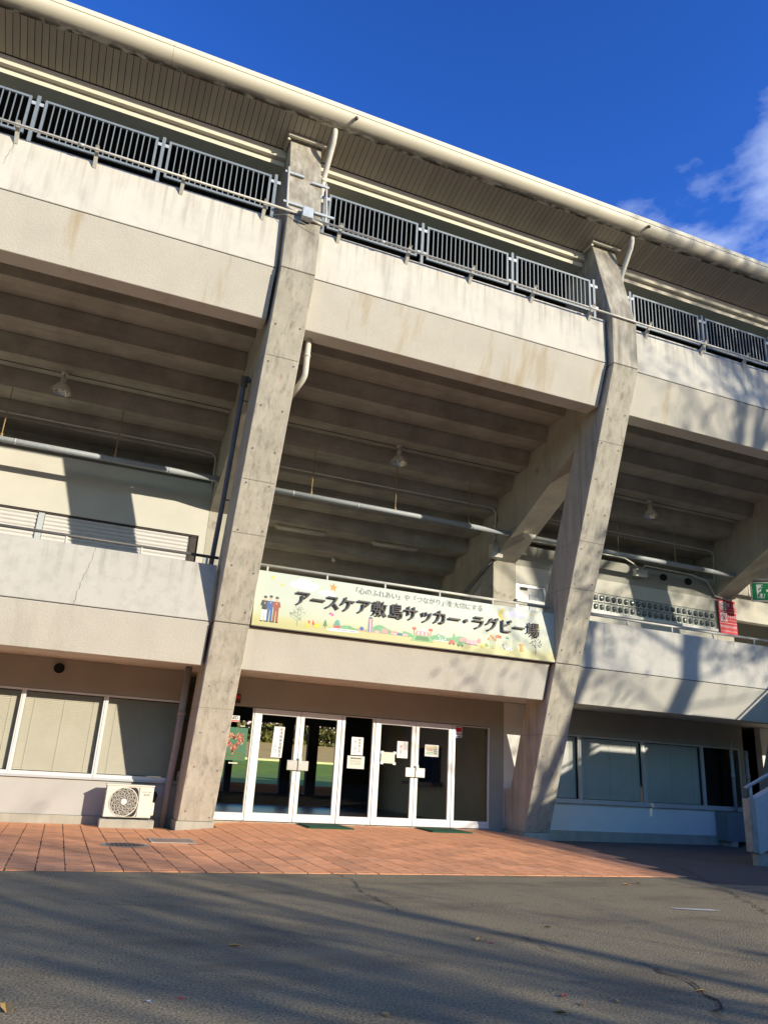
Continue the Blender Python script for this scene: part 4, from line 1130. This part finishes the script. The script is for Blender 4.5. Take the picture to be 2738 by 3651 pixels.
flat('painted_dog', [ell(6.32, 3.875, .11, .04), ell(6.21, 3.92, .04, .03)], 's_white'); flat('painted_dog', [ell(6.22+.045*q, 3.88+.018*(q % 3-1), .010, .013, 7) for q in range(5)]+[ell(6.19, 3.93, .012, .03, 7)], 's_dark')
flat('painted_dog', [ell(6.64, 3.99, .06, .028), ell(6.64, 3.96, .032, .035), [(6.60, 3.84), (6.69, 3.84), (6.67, 3.95), (6.62, 3.95)]], 's_or')
# lettering
lay_top = lay[0]
for ch, x in zip('アースケア敷島サッカー・ラグビー場', (1.65, 1.97, 2.27, 2.59, 2.93, 3.28, 3.65, 3.985, 4.33, 4.645, 4.985, 5.26, 5.555, 5.895, 6.235, 6.56, 6.915)):
    big = ch in '敷島場'
    o = text('letter', ch, .335 if big else .325, 'ink_letter' if 'ink_letter' in Mt else 'ink', (x, SY-.042, 4.318), banner, extrude=.018, off=.0 if big else .004, sx=1.0)
for ch, x in zip('「心のふれあい」や「つながり」を大切にする', [2.74+.1435*q for q in range(22)]):
    text('small_letter', ch, .145, 'ink_pale', (x, SY-.0105, 4.652-.0*x), banner)

# ------------------------------------------------------------------ notices on the entrance glass
GY = W0-.02+.035-.006
def notice(name, x0, x1, z0, z1, m, label, cat='notice', group=None, skew=0.0, rz=0):
    t = thing(name, label, cat, (0, 0, 0), group)
    mb = MB(); mb.add([(x0-skew, GY, z0), (x1-skew, GY, z0), (x1+skew, GY, z1), (x0+skew, GY, z1), (x0-skew, GY+.002, z0), (x1-skew, GY+.002, z0), (x1+skew, GY+.002, z1), (x0+skew, GY+.002, z1)],
                      [(0, 1, 2, 3), (7, 6, 5, 4), (0, 4, 5, 1), (1, 5, 6, 2), (2, 6, 7, 3), (3, 7, 4, 0)])
    mb.obj('sheet', m, t)
    return t
def vtext(t, body, x, ztop, size, m, y=None, step=None):
    for q, ch in enumerate(body):
        text('lettering', ch, size, m, (x, (y or GY)-.002, ztop-size*.5-(step or size)*q), t)
def lines(t, x0, x1, z0, z1, n, m, seed=0, frac=.5):
    rr = random.Random(seed); mb = MB(); h = (z1-z0)/n
    for q in range(n):
        x = x0
        while x < x1-.01:
            w = rr.uniform(.012, .035)
            mb.add([(x, GY-.002, z0+h*q), (min(x+w, x1), GY-.002, z0+h*q), (min(x+w, x1), GY-.002, z0+h*q+h*frac), (x, GY-.002, z0+h*q+h*frac)], [(0, 1, 2, 3)])
            x += w+.008
    mb.obj('print', m, t)
t = notice('door_notice', 1.885, 2.115, 1.375, 2.0, 'paper', 'tall white notice with vertical Japanese words on the leftmost door', skew=.01)
vtext(t, '身体障害者観覧室', 2.055, 1.975, .074, 'ink'); vtext(t, '入口', 1.945, 1.64, .085, 'ink', step=.10)
t = notice('door_notice', 3.655, 3.93, 1.53, 1.905, 'paper', 'white notice in the middle side window above a cream sheet')
vtext(t, '関係者以外', 3.845, 1.875, .062, 'ink'); vtext(t, '出', 3.745, 1.84, .07, 'red_ink'); vtext(t, '入禁止', 3.745, 1.76, .07, 'ink_g')
t = notice('door_notice', 3.585, 3.98, 1.245, 1.508, 'alu_d', 'cream information sheet in a sleeve low in the middle side window')
mb = MB(); mb.add([(3.62, GY-.0012, 1.27), (3.945, GY-.0012, 1.27), (3.945, GY-.0012, 1.49), (3.62, GY-.0012, 1.49)], [(0, 1, 2, 3)]); mb.obj('insert', 'paper_y', t)
lines(t, 3.65, 3.92, 1.445, 1.475, 1, 'ink', 1, .9); lines(t, 3.65, 3.90, 1.33, 1.43, 4, 'ink_g', 2, .35)
t = notice('door_notice', 4.37, 4.70, 1.40, 1.635, 'paper_y', 'blank cream sheet taped on the third door')
mb = MB()
for x, z in ((4.36, 1.60), (4.66, 1.60), (4.36, 1.375), (4.66, 1.375)): mb.add([(x, GY-.0016, z), (x+.07, GY-.0016, z), (x+.07, GY-.0016, z+.055), (x, GY-.0016, z+.055)], [(0, 1, 2, 3)])
mb.obj('tape', 'paper', t)
t = notice('door_notice', 4.75, 5.01, 1.53, 1.89, 'paper', 'white notice with vertical words on the third door beside the blank sheet')
vtext(t, 'スパイクシューズ', 4.93, 1.875, .041, 'ink_g'); vtext(t, '通', 4.835, 1.80, .055, 'red_ink'); vtext(t, '行禁止', 4.835, 1.73, .055, 'ink_g')
t = notice('door_notice', 5.435, 5.78, 1.605, 1.86, 'paper', 'small taped poster with coloured print on the fourth door')
mb = MB(); mb.add([(5.46, GY-.0012, 1.64), (5.755, GY-.0012, 1.64), (5.755, GY-.0012, 1.83), (5.46, GY-.0012, 1.83)], [(0, 1, 2, 3)]); mb.obj('insert', 'paper_y', t)
lines(t, 5.47, 5.75, 1.80, 1.825, 1, 's_yel', 4, .9); lines(t, 5.48, 5.64, 1.735, 1.79, 2, 'red_ink', 5, .5); lines(t, 5.48, 5.64, 1.65, 1.72, 2, 's_teal', 6, .5); lines(t, 5.66, 5.74, 1.66, 1.79, 3, 'ink_g', 7, .6)
t = notice('security_sticker', 6.20, 6.375, 2.065, 2.305, 'paper', 'red and white security company sticker in the rightmost side window', 'sticker')
mb = MB(); mb.add([(6.212, GY-.0012, 2.195), (6.363, GY-.0012, 2.195), (6.363, GY-.0012, 2.293), (6.212, GY-.0012, 2.293)], [(0, 1, 2, 3)]); mb.obj('red_panel', 'red', t)
mb = MB(); mb.add([(6.212, GY-.0012, 2.075), (6.363, GY-.0012, 2.075), (6.363, GY-.0012, 2.098), (6.212, GY-.0012, 2.098)], [(0, 1, 2, 3)]); mb.obj('blue_panel', 's_blue', t)
text('lettering', 'SECOM', .05, 'ink', (6.2875, GY-.002, 2.145), t, off=.0015)
t = notice('aed_sticker', .87, 1.13, 2.03, 2.155, 'paper', 'white and pink AED sticker beside the left pillar', 'sticker')
mb = MB(); mb.add([(.875, GY-.0012, 2.035), (1.125, GY-.0012, 2.035), (1.125, GY-.0012, 2.065), (.875, GY-.0012, 2.065)], [(0, 1, 2, 3)]); mb.obj('pink_strip', 's_red', t)
text('lettering', 'AED', .088, 'ink', (1.02, GY-.002, 2.108), t, off=.002)
Mt['poster'] = mat('green_poster_print', (.05, .17, .10), .5, .1, 12, spec=.4)
t = notice('poster', .77, 1.335, 1.265, 1.92, 'poster', 'green calendar poster with a heart of red figures beside the left pillar', 'poster')
rr = random.Random(21); red_, wh_, dk_ = MB(), MB(), MB()
k = 0
while k < 420:
    a = rr.uniform(0, 6.283); hx = 16*math.sin(a)**3; hz = 13*math.cos(a)-5*math.cos(2*a)-2*math.cos(3*a)-math.cos(4*a)
    s = rr.uniform(.50, 1.12)+rr.gauss(0, .05); x = 1.06+hx*s*.0125; z = 1.64+hz*s*.0125
    M_ = (red_, red_, wh_, dk_)[k % 4]
    w = rr.uniform(.006, .013); h = rr.uniform(.008, .02)
    M_.add([(x-w, GY-.002-.0002*(k % 4), z-h), (x+w, GY-.002-.0002*(k % 4), z-h), (x+w*.6, GY-.002-.0002*(k % 4), z+h), (x-w*.6, GY-.002-.0002*(k % 4), z+h)], [(0, 1, 2, 3)])
    k += 1
red_.obj('red_figures', 's_red', t); wh_.obj('pale_figures', 's_skin', t); dk_.obj('brown_figures', 's_brown', t)
lines(t, .80, 1.31, 1.29, 1.45, 4, 'hedge', 9, .4)
for x in (.95, 1.2):
    pass
mb = MB(); mb.add([(1.0, GY-.001, 1.20), (1.19, GY-.001, 1.20), (1.19, GY-.001, 1.225), (1.0, GY-.001, 1.225), (1.16, GY-.001, 1.945), (1.26, GY-.001, 1.945), (1.26, GY-.001, 1.965), (1.16, GY-.001, 1.965)], [(0, 1, 2, 3), (4, 5, 6, 7)])
mb.obj('tape', 'paper_y', t)

# ------------------------------------------------------------------ red warning board and exit sign
t = thing('warning_board', 'red no smoking and no flames board on the far pier beside the glass blocks', 'sign', (15.41, 5.93, 6.13))
mb = MB(); mb.box(-.33, .33, -.012, .012, -.51, .51); mb.obj('board', 'red', t)
mb = MB()
for z in (.165, -.175): mb.add([(-.33, -.0135, z-.006), (.33, -.0135, z-.006), (.33, -.0135, z+.006), (-.33, -.0135, z+.006)], [(0, 1, 2, 3)])
for z in (.335, -.005): mb.add([(-.28, -.0135, z-.125), (-.03, -.0135, z-.125), (-.03, -.0135, z+.125), (-.28, -.0135, z+.125)], [(0, 1, 2, 3)])
mb.obj('white_panels', 'paper', t)
mb = MB()
for z in (.335, -.005):
    n = 24
    for q in range(n):
        a, b = 2*math.pi*q/n, 2*math.pi*(q+1)/n
        mb.add([(-.155+r_*math.cos(c_), -.015, z+r_*math.sin(c_)) for r_, c_ in ((.105, a), (.105, b), (.082, b), (.082, a))], [(3, 2, 1, 0)])
    mb.add([(-.23, -.0152, z+.06), (-.215, -.0152, z+.075), (-.08, -.0152, z-.06), (-.095, -.0152, z-.075)], [(0, 3, 2, 1)])
mb.obj('prohibition_ring', 'red', t)
mb = MB()
mb.add([(-.22, -.0145, .325), (-.10, -.0145, .325), (-.10, -.0145, .345), (-.22, -.0145, .345), (-.175, -.0145, -.07), (-.135, -.0145, -.07), (-.12, -.0145, -.01), (-.155, -.0145, .06), (-.185, -.0145, -.01)], [(0, 1, 2, 3), (4, 5, 6, 7, 8)])
mb.obj('pictogram', 'ink', t)
text('lettering', '禁  煙', .13, 'paper', (.15, -.0145, .36), t); text('lettering', 'NO SMOKING', .048, 'paper', (.15, -.0145, .245), t)
text('lettering', '火気厳禁', .085, 'paper', (.15, -.0145, .02), t); text('lettering', 'NO OPEN FLAME', .04, 'paper', (.15, -.0145, -.085), t)
text('lettering', '危険物品持込厳禁', .078, 'paper', (0, -.0145, -.29), t); text('lettering', 'NO DANGEROUS GOODS', .052, 'paper', (0, -.0145, -.42), t)
t = thing('exit_sign', 'green emergency exit sign with running figure hanging at the right', 'sign', (16.0, 5.13, 6.84))
t.rotation_euler = (0, 0, R(-33))
mb = MB(); mb.box(-.30, .30, -.06, .06, -.29, .27); mb.obj('housing', 'white', t)
mb = MB(); mb.box(-.28, .28, -.064, -.0605, -.265, .245); mb.obj('green_face', 'green', t)
def fp(P):
    a = sum(P[i][0]*P[(i+1) % len(P)][1]-P[(i+1) % len(P)][0]*P[i][1] for i in range(len(P)))
    return P if a > 0 else P[::-1]
mb = MB()
for P in (rect(-.16, .02, -.02, .20), rect(-.16, -.06, -.21, -.02), [(-.18, -.21), (.03, -.21), (.06, -.08), (-.10, -.06)]): mb.add([(x, -.0655, z) for x, z in fp(P)], [tuple(range(len(P)))])
for P in ([(.10, -.015), (.17, -.015), (.17, -.075), (.25, .02), (.17, .115), (.17, .05), (.10, .05)],): mb.add([(x, -.0655, z) for x, z in fp(P)], [tuple(range(len(P)))])
mb.obj('white_symbol', 'paper', t)
mb = MB()
for P in (ell(.0, .15, .032, .032, 10), [(-.05, -.05), (.02, -.03), (.045, .10), (-.02, .11)], [(-.02, .10), (-.10, .02), (-.12, .05), (-.04, .12)], [(.04, .10), (.10, .03), (.08, .0), (.02, .06)], [(-.05, -.04), (-.12, -.17), (-.16, -.15), (-.08, -.01)], [(.02, -.03), (.04, -.12), (-.0, -.20), (-.03, -.18), (.0, -.11), (-.03, -.05)]): mb.add([(x, -.067, z) for x, z in fp(P)], [tuple(range(len(P)))])
mb.obj('running_figure', 'green', t)
mb = MB(); mb.box(-.9, .6, -.03, .03, .275, .345); mb.obj('support_bar', 'dark_rail', t)

# ------------------------------------------------------------------ air conditioner on its plinth
o = MB().box(-1.36, -.385, 4.80, 5.24, -.12, .105).obj('concrete_block', 'plinth')
bv = o.modifiers.new('bevel', 'BEVEL'); bv.width = .012; bv.segments = 2
tag(o, 'pale concrete block under the air conditioner', 'plinth')
ac = thing('air_conditioner', 'cream outdoor air conditioner unit with round fan grille', 'air conditioner', (-1.315, 4.88, .115))
AW, AH = .86, .60
mb = MB(); mb.box(0, AW, 0, .29, .02, AH-.03); o = mb.obj('casing', 'ac', ac)
bv = o.modifiers.new('bevel', 'BEVEL'); bv.width = .02; bv.segments = 3
mb = MB(); mb.box(-.012, AW+.008, -.01, .30, AH-.03, AH); o = mb.obj('lid', 'ac', ac)
bv = o.modifiers.new('bevel', 'BEVEL'); bv.width = .01; bv.segments = 2
fx_, fz_, fr_ = .335, .295, .245
mb = MB(); mb.disc((fx_, fz_), fr_+.012, -.003, 36); mb.add([(fx_, -.003, fz_+fr_+.012), (fx_, -.003, fz_+.10), (fx_+fr_+.025, -.0031, fz_+.10), (fx_+fr_+.025, -.0031, fz_+fr_+.012)], [(0, 1, 2, 3)])
mb.add([(fx_, -.0032, fz_-fr_-.012), (fx_+fr_+.025, -.0032, fz_-fr_-.012), (fx_+fr_+.025, -.0032, fz_+.10), (fx_, -.0032, fz_+.1)], [(0, 1, 2, 3)])
mb.obj('fan_opening', 'black', ac)
mb = MB()
for q in range(9):
    r1 = .075+.0195*q
    n = 40
    for j in range(n):
        if (j+q*3) % 5 == 0: continue
        a, b = 2*math.pi*j/n, 2*math.pi*(j+1)/n
        mb.add([(fx_+r_*math.cos(c_), -.012, fz_+r_*math.sin(c_)) for r_, c_ in ((r1, a), (r1, b), (r1+.0065, b), (r1+.0065, a))], [(3, 2, 1, 0)])
for j in range(10):
    a = 2*math.pi*j/10; b = a+.9
    mb.tube([(fx_+.06*math.cos(a), -.010, fz_+.06*math.sin(a)), (fx_+.16*math.cos(a+.4), -.010, fz_+.16*math.sin(a+.4)), (fx_+fr_*math.cos(b), -.008, fz_+fr_*math.sin(b))], .003, 4)
for q in range(9):
    d_ = .022*q
    mb.tube([(fx_+fr_+.02, -.009, fz_+fr_+.0-d_), (fx_+fr_-.06+d_*.35, -.009, fz_+fr_+.008)], .003, 4)
    mb.tube([(fx_+fr_+.02, -.009, fz_-fr_+d_), (fx_+fr_-.06+d_*.35, -.009, fz_-fr_-.008)], .003, 4)
mb.obj('fan_grille', 'ac', ac)
mb = MB(); n = 40
for j in range(n):
    a, b = 2*math.pi*j/n, 2*math.pi*(j+1)/n
    mb.add([(fx_+r_*math.cos(c_), -.014, fz_+r_*math.sin(c_)) for r_, c_ in ((fr_, a), (fr_, b), (fr_+.014, b), (fr_+.014, a))], [(3, 2, 1, 0)])
mb.obj('grille_rim', 'ac', ac)
mb = MB(); mb.lathe([(0, .008), (.05, .006), (.058, 0), (.058, -.004)], (0, 0, 0), 24); h = mb.obj('fan_hub', 'white', ac, smooth=True); h.location = (fx_, -.013, fz_); h.rotation_euler = (R(90), 0, 0)
text('lettering', 'ACP-103', .042, 'ink_g', (.735, -.003, .475), ac); text('lettering', '医務室', .036, 'ink', (.735, -.003, .425), ac)
mb = MB(); mb.box(.66, .81, -.0022, 0, .40, .45); mb.obj('name_plate', 'paper_y', ac)
mb = MB()
for q in range(6): mb.box(-.0035, -.0005, .02, .11, .06+.083*q, .12+.083*q)
mb.obj('side_slot', 'black', ac)
mb = MB()
for x in (.10, .66):
    mb = MB(); mb.box(x, x+.16, -.03, .32, -.008, .019); mb.obj('foot', 'black', ac)
mb = MB(); mb.box(AW, AW+.05, .05, .22, .06, .30); o = mb.obj('valve_cover', 'ac', ac); bv = o.modifiers.new('bevel', 'BEVEL'); bv.width = .03; bv.segments = 3
mb = MB(); mb.tube([(AW+.02, .15, .30), (AW+.06, .20, .42), (AW+.05, .3, .45), (AW+.03, .5, .40)], .04, 10); mb.obj('pipe_loop', 'black', ac, smooth=True)

# ------------------------------------------------------------------ doormats, covers
for k, (x0, x1, y0, y1, lb) in enumerate(((2.50, 3.45, 4.35, 5.27, 'green doormat before the left pair of entrance doors'), (5.15, 6.1, 4.3, 5.22, 'green doormat before the right pair of entrance doors'))):
    z = gh((x0+x1)/2, (y0+y1)/2)+.017
    t = thing('doormat', lb, 'doormat', (0, 0, z), 'doormats at the entrance')
    mb = MB(); mb.box(x0+.04, x1-.04, y0+.03, y1-.03, 0, .018); mb.obj('pile', 'mat', t)
    mb = MB(); mb.box(x0, x1, y0, y0+.03, -.02, .010); mb.box(x0, x1, y1-.03, y1, -.02, .010); mb.box(x0, x0+.04, y0+.03, y1-.03, -.02, .010); mb.box(x1-.04, x1, y0+.03, y1-.03, -.02, .010); mb.obj('rim', 'mat', t)
t = thing('manhole_cover', 'round patterned iron manhole cover in the terracotta paving', 'manhole cover', (-1.13, 1.49, gh(-1.13, 1.49)+.0175))
mb = MB(); mb.lathe([(0, 0), (.27, 0), (.27, -.02)], (0, 0, 0), 32); mb.obj('cover', 'iron', t)
mb = MB()
for q in range(9):
    for w in range(9):
        x, y = -.24+.06*q, -.24+.06*w
        if math.hypot(x, y) < .23: mb.add([(x-.02, y-.012, .002), (x+.02, y-.012, .002), (x+.02, y+.012, .002), (x-.02, y+.012, .002)], [(0, 1, 2, 3)])
mb.obj('pattern', 'iron_d', t)
mb = MB()
for j in range(32):
    a, b = 2*math.pi*j/32, 2*math.pi*(j+1)/32
    mb.add([(r_*math.cos(c_), r_*math.sin(c_), -.002) for r_, c_ in ((.28, a), (.34, a), (.34, b), (.28, b))], [(0, 1, 2, 3)])
mb.obj('collar', 'plinth', t)
t = thing('hatch_cover', 'rectangular steel hatch cover in the paving before the left pillar', 'hatch', (-.36, 2.35, gh(-.36, 2.35)+.016))
mb = MB(); mb.box(-.30, .30, -.30, .30, -.01, .004); mb.obj('cover', 'hatch', t)
mb = MB(); mb.box(-.345, -.305, -.34, .34, -.01, .006); mb.box(.305, .345, -.34, .34, -.01, .006); mb.box(-.305, .305, .305, .34, -.01, .006); mb.box(-.305, .305, -.34, -.305, -.01, .006); mb.obj('frame', 'plinth', t)

# ------------------------------------------------------------------ fallen leaves
lm = []
for s in range(3):
    rr = random.Random(s); mb = MB()
    P = [(-.045, 0, .0), (-.02, -.022, .008), (.015, -.02, .012), (.05, 0, .006), (.015, .022, .014), (-.02, .02, .01)]
    P = [(x, y, z+rr.uniform(0, .008)) for x, y, z in P]
    mb.add(P+[(0, 0, .003)], [(0, 1, 6), (1, 2, 6), (2, 3, 6), (3, 4, 6), (4, 5, 6), (5, 0, 6)]); mb.tube([(.05, 0, .008), (.085, .008, .004)], .002, 4)
    lm.append(mb)
LV = [(-.90, -5.19, 'leaf', 'yellow leaf on the asphalt below the leftmost entrance doors', 1.0), (-2.26, -6.41, 'leaf', 'large yellow leaf at the bottom left corner of the asphalt', 1.5), (-1.42, -6.365, 'petal', 'pink petal lying in the tree shadow on the asphalt', .55), (-1.59, -6.39, 'paper', 'white scrap beside the pink petal on the asphalt', .5),
      (1.01, -5.175, 'leaf', 'tan leaf lying below the middle of the entrance', 1.0), (1.93, -4.74, 'leaf', 'pale leaf lying alone in the open sunlit asphalt', .8), (.754, -6.67, 'leaf_r', 'dark red leaf near the bottom of the asphalt', .8), (.524, -6.96, 'leaf', 'orange leaf below the dark red leaf', .9),
      (1.016, -6.83, 'leaf', 'tan leaf right of the dark red leaf', .7), (1.744, -6.72, 'leaf', 'leaf caught at the asphalt crack on the right', .7), (.752, -6.845, 'leaf', 'thin curled leaf just below the dark red leaf', .6), (4.755, -2.25, 'leaf', 'brown leaf just outside the paving edge, left of a pale one', 1.1), (5.06, -2.12, 'leaf', 'pale leaf just outside the paving edge at the right', 1.1),
      (1.06, -5.28, 'leaf_r', 'small reddish leaf beside the tan leaf', .5), (-.445, -6.82, 'leaf', 'orange leaf at the bottom edge of the asphalt', .8), (1.48, -6.55, 'leaf', 'tiny pale leaf left of the crack', .4), (-.60, -5.23, 'petal', 'tiny pink petal on the pale asphalt patch', .4), (-.025, -4.46, 'leaf', 'tiny yellow leaf in the upper asphalt', .4)]
for k, (x, y, m_, lb, s) in enumerate(LV):
    o = lm[k % 3].obj('fallen_leaf', m_); o.location = (x, y, gh(x, y)+.002); o.rotation_euler = (0, 0, k*1.7); o.scale = (s*.9, s*.9, s)
    tag(o, lb, 'leaf', 'leaves fallen on the asphalt')
rr = random.Random(8); mb = MB()
for k in range(90):
    x = rr.uniform(.8, 7.0); y = rr.uniform(5.2, 5.37); z = gh(x, y)+.02; s = rr.uniform(.012, .03); a = rr.uniform(0, 6)
    mb.add([(x+s*math.cos(a), y+s*math.sin(a)*.6, z), (x-s*math.sin(a)*.5, y+.4*s*math.cos(a), z+.012), (x-s*math.cos(a), y-s*math.sin(a)*.6, z+.004), (x+s*math.sin(a)*.5, y-.4*s*math.cos(a), z+.01)], [(0, 1, 2, 3)])
o = mb.obj('leaf_litter', 'leaf_r', kind='stuff'); tag(o, 'brown leaf litter gathered along the entrance sill', 'leaf litter')

# ------------------------------------------------------------------ right side: cabinet, pipes, outside stair
t = thing('metal_cabinet', 'dark grey metal cabinet against the wall at the far right', 'cabinet', (0, 0, 0))
mb = MB(); mb.box(13.80, 14.75, 5.0, 5.38, .04, .73); mb.obj('casing', 'cabinet', t)
for x in (13.9, 14.45):
    mb = MB(); mb.box(x, x+.2, 5.0, 5.36, -.12, .038); mb.obj('foot', 'plinth', t)
for x, z1, lb in ((14.33, 2.55, 'grey riser pipe rising from the dark cabinet'), (14.85, 2.3, 'grey riser pipe behind the stair, right of the cabinet')):
    t = thing('riser_pipe', lb, 'pipe', (0, 0, 0), 'riser pipes at the far right')
    mb = MB(); mb.tube([(x, 5.2, .73 if x < 14.5 else -.1), (x, 5.2, z1)], .045, 12); mb.obj('pipe', 'lagged', t, smooth=True)
    mb = MB(); mb.tube([(x, 5.2, 1.55), (x, 5.2, 1.7)], .055, 12); mb.tube([(x, 5.2, 2.2), (x, 5.2, 2.24)], .06, 12); mb.obj('collar', 'lagged', t, smooth=True)
stair = thing('outside_stair', 'concrete outside stair with a solid white side wall and steel handrail', 'stair', (0, 0, 0))
def sw(x): return .17+.37*(x-9.8)
mb = MB(); mb.prismy([(9.8, .17), (9.8, 1.12), (13.6, 1.12+.43*3.8), (13.6, sw(13.6))], .30, .46); mb.obj('side_wall', 'stair', stair)
mb = MB(); mb.prismy([(9.655, .21), (9.655, 1.12), (9.797, 1.12), (9.797, .19)], .30, .46); mb.obj('wall_end', 'stair_end', stair)
mb = MB()
for q in range(5, 14):
    mb = MB(); mb.box(9.72+.36*q, 9.72+.36*(q+1)-.002, .462, 1.7, -.15, .02+.155*q); mb.obj('step', 'plinth', stair)
mb = MB(); mb.box(9.76, 10.1, .33, .44, -.12, .19); mb.box(9.2, 14, .0, .28, -.12, -.055); mb.obj('stair_base', 'stair_end', stair)
mb = MB(); mb.tube([(9.68, .38, 1.30), (13.6, .38, 1.30+.44*3.92)], .032, 10)
mb.obj('handrail', 'metal', stair, smooth=True)
for x in (9.81, 10.9, 12.0, 13.1):
    mb = MB(); mb.tube([(x, .38, 1.12+.43*(x-9.8)), (x, .38, 1.30+.44*(x-9.68)-.02)], .022, 8); mb.obj('handrail_post', 'metal', stair, smooth=True)
DH = 4.62
mb = MB(); mb.prismz([(14.9, -1.2), (15.05, -1.2), (14.45, -16), (14.30, -16)], -.2, DH); mb.box(15.055, 16.245, -1.35, -1.2, -.2, DH); mb.prism([(-1.2, -.2), (-1.2, DH), (3.3, DH+1.53), (3.3, -.2)], 16.25, 16.4); mb.box(15.06, 16.24, -16, -1.36, DH-1.3, DH-1.1)
mb.obj('landing_wall', 'stair', stair)
mb = MB(); mb.tube([(14.38, -16, DH+.165), (14.97, -1.27, DH+.165), (16.32, -1.27, DH+.165), (16.32, 3.3, DH+1.72)], .03, 8)
for y in (-3, -5, -7, -9, -11, -13): mb.tube([(14.97+.04*(y+1.27), y, DH), (14.97+.04*(y+1.27), y, DH+.165)], .02, 6)
mb.obj('landing_rail', 'metal', stair)

# ------------------------------------------------------------------ trees behind the camera (they throw the shadows)
def tree(name, label, base, h, r0, seed, spread=1.0, leaves=1500, lean=(0, 0), fork=0.35, nl=7, leafr=.09, clear=0.0, low=(), lowleaves=0):
    rr = random.Random(seed)
    t = thing(name, label, 'tree', base, 'trees in front of the stand')
    wood, leaf = MB(), MB(); tips = []
    def limb(p, d, L, r, dep):
        pts, rs = [p], [r]; n = 5
        for q in range(n):
            d = (d+Vector((rr.uniform(-1, 1), rr.uniform(-1, 1), rr.uniform(-.5, .9)))*.17).normalized()
            p = p+d*L/n; pts.append(p); rs.append(max(.008, r*(1-.62*(q+1)/n)))
            if dep > 0 and q >= 1:
                for w in range(1 if dep < 3 else 2):
                    a = rr.uniform(0, 6.28)
                    s = Vector((math.cos(a), math.sin(a), rr.uniform(.1, .7))).normalized()
                    limb(p, (d*.55+s*.8*spread).normalized(), L*rr.uniform(.45, .7), rs[-1]*.6, dep-1)
        wood.tube(pts, rs, 7 if r > .05 else 4, cap=False)
        if dep <= 1: tips.extend(pts[2:])
    top = Vector((lean[0], lean[1], h*fork))
    wood.tube([Vector((0, 0, -.2)), Vector((0, 0, h*fork*.5))+Vector(lean).to_3d()*.4, top], [r0*1.15, r0, r0*.88], 14, cap=False)
    for q in range(nl):
        a = 2*math.pi*q/nl+rr.uniform(-.4, .4); k = rr.uniform(.15, .6)*spread
        limb(top-Vector((0, 0, rr.uniform(0, h*.06))), Vector((math.cos(a)*k, math.sin(a)*k, 1)).normalized(), h*(1-fork)*rr.uniform(.55, .85), r0*rr.uniform(.4, .62), 3)
    ntop = len(tips)
    for (z, d_, L_, r_, dep_) in low:
        limb(Vector((lean[0]*z/(h*fork), lean[1]*z/(h*fork), z)), Vector(d_).normalized(), L_, r_, dep_)
    nt = len(tips)-ntop
    wood.obj('trunk', 'bark', t, smooth=True)
    lowtips = tips[ntop:]
    for q in range(leaves+(lowleaves if lowtips else 0)):
        c = (rr.choice(tips) if q < leaves else rr.choice(lowtips))+Vector((rr.gauss(0, .28), rr.gauss(0, .28), rr.gauss(0, .25)))
        if clear and c.z > clear: continue
        s = leafr*rr.uniform(.6, 1.4); d = Vector((rr.uniform(-1, 1), rr.uniform(-1, 1), rr.uniform(-1, 1))).normalized()
        a = d.orthogonal().normalized()*s; b = d.cross(a)*.6
        leaf.add([c-a, c-b, c+a, c+b], [(0, 1, 2, 3)])
    leaf.obj('crown', 'foliage', t)
    return t
def spot(x, y, t): return (x+.68*t, y-t)
bx, by = spot(10.30, 3.36, 20)
tree('shade_tree', 'tall broadleaf tree beyond the outside stair', (bx, by, -.1), 23, .29, 4, .6, 2600, lean=(1.3, 0), fork=.58, nl=6, leafr=.085, lowleaves=2300,
     low=((11.9, (-1, .1, .42), 2.6, .08, 2), (12.0, (1, .2, .25), 2.6, .05, 2), (11.4, (1, -.3, .5), 2.6, .05, 3), (12.8, (1, .1, .3), 4.0, .06, 3), (10.6, (-1, 0, .3), 2.2, .04, 2), (10.9, (1, 0, .3), 3.2, .04, 2)))
tree('street_tree', 'bare many-limbed tree standing behind the viewer', (10.6, -22, -.1), 9.0, .24, 9, .75, 400, fork=.30, nl=6)
sx_, sy_ = spot(7.85, 3.9, 15)
tree('side_tree', 'thin bare tree beside the tall one', (sx_, sy_, -.1), 12.0, .14, 15, .7, 260, lean=(.25, 0), fork=.82, nl=3, leafr=.07, lowleaves=260,
     low=((6.8, (-.7, .2, .7), 1.4, .05, 0), (7.6, (.8, .1, .6), 1.6, .05, 1), (7.2, (-1, .2, .45), 2.6, .04, 2), (8.6, (-1, .2, .35), 3.0, .04, 2)))
# unseen wood added behind the viewer to darken window reflections and block low sky
rr = random.Random(31); mb = MB()
for k in range(9000):
    a = rr.uniform(R(178), R(362)); d_ = rr.uniform(62, 78)
    c = Vector((d_*math.cos(a), d_*math.sin(a), rr.random()**.8*rr.uniform(11, 17)))
    s = rr.uniform(.6, 1.7); d = Vector((rr.uniform(-1, 1), rr.uniform(-1, 1), rr.uniform(-1, 1))).normalized()
    A = d.orthogonal().normalized()*s; B = d.cross(A)
    mb.add([c-A-B, c+A-B, c+A+B, c-A+B], [(0, 1, 2, 3)])
o = mb.obj('added_distant_wood', 'foliage', kind='stuff'); tag(o, 'unseen dark wood added far behind the viewer to block low sky', 'wood')
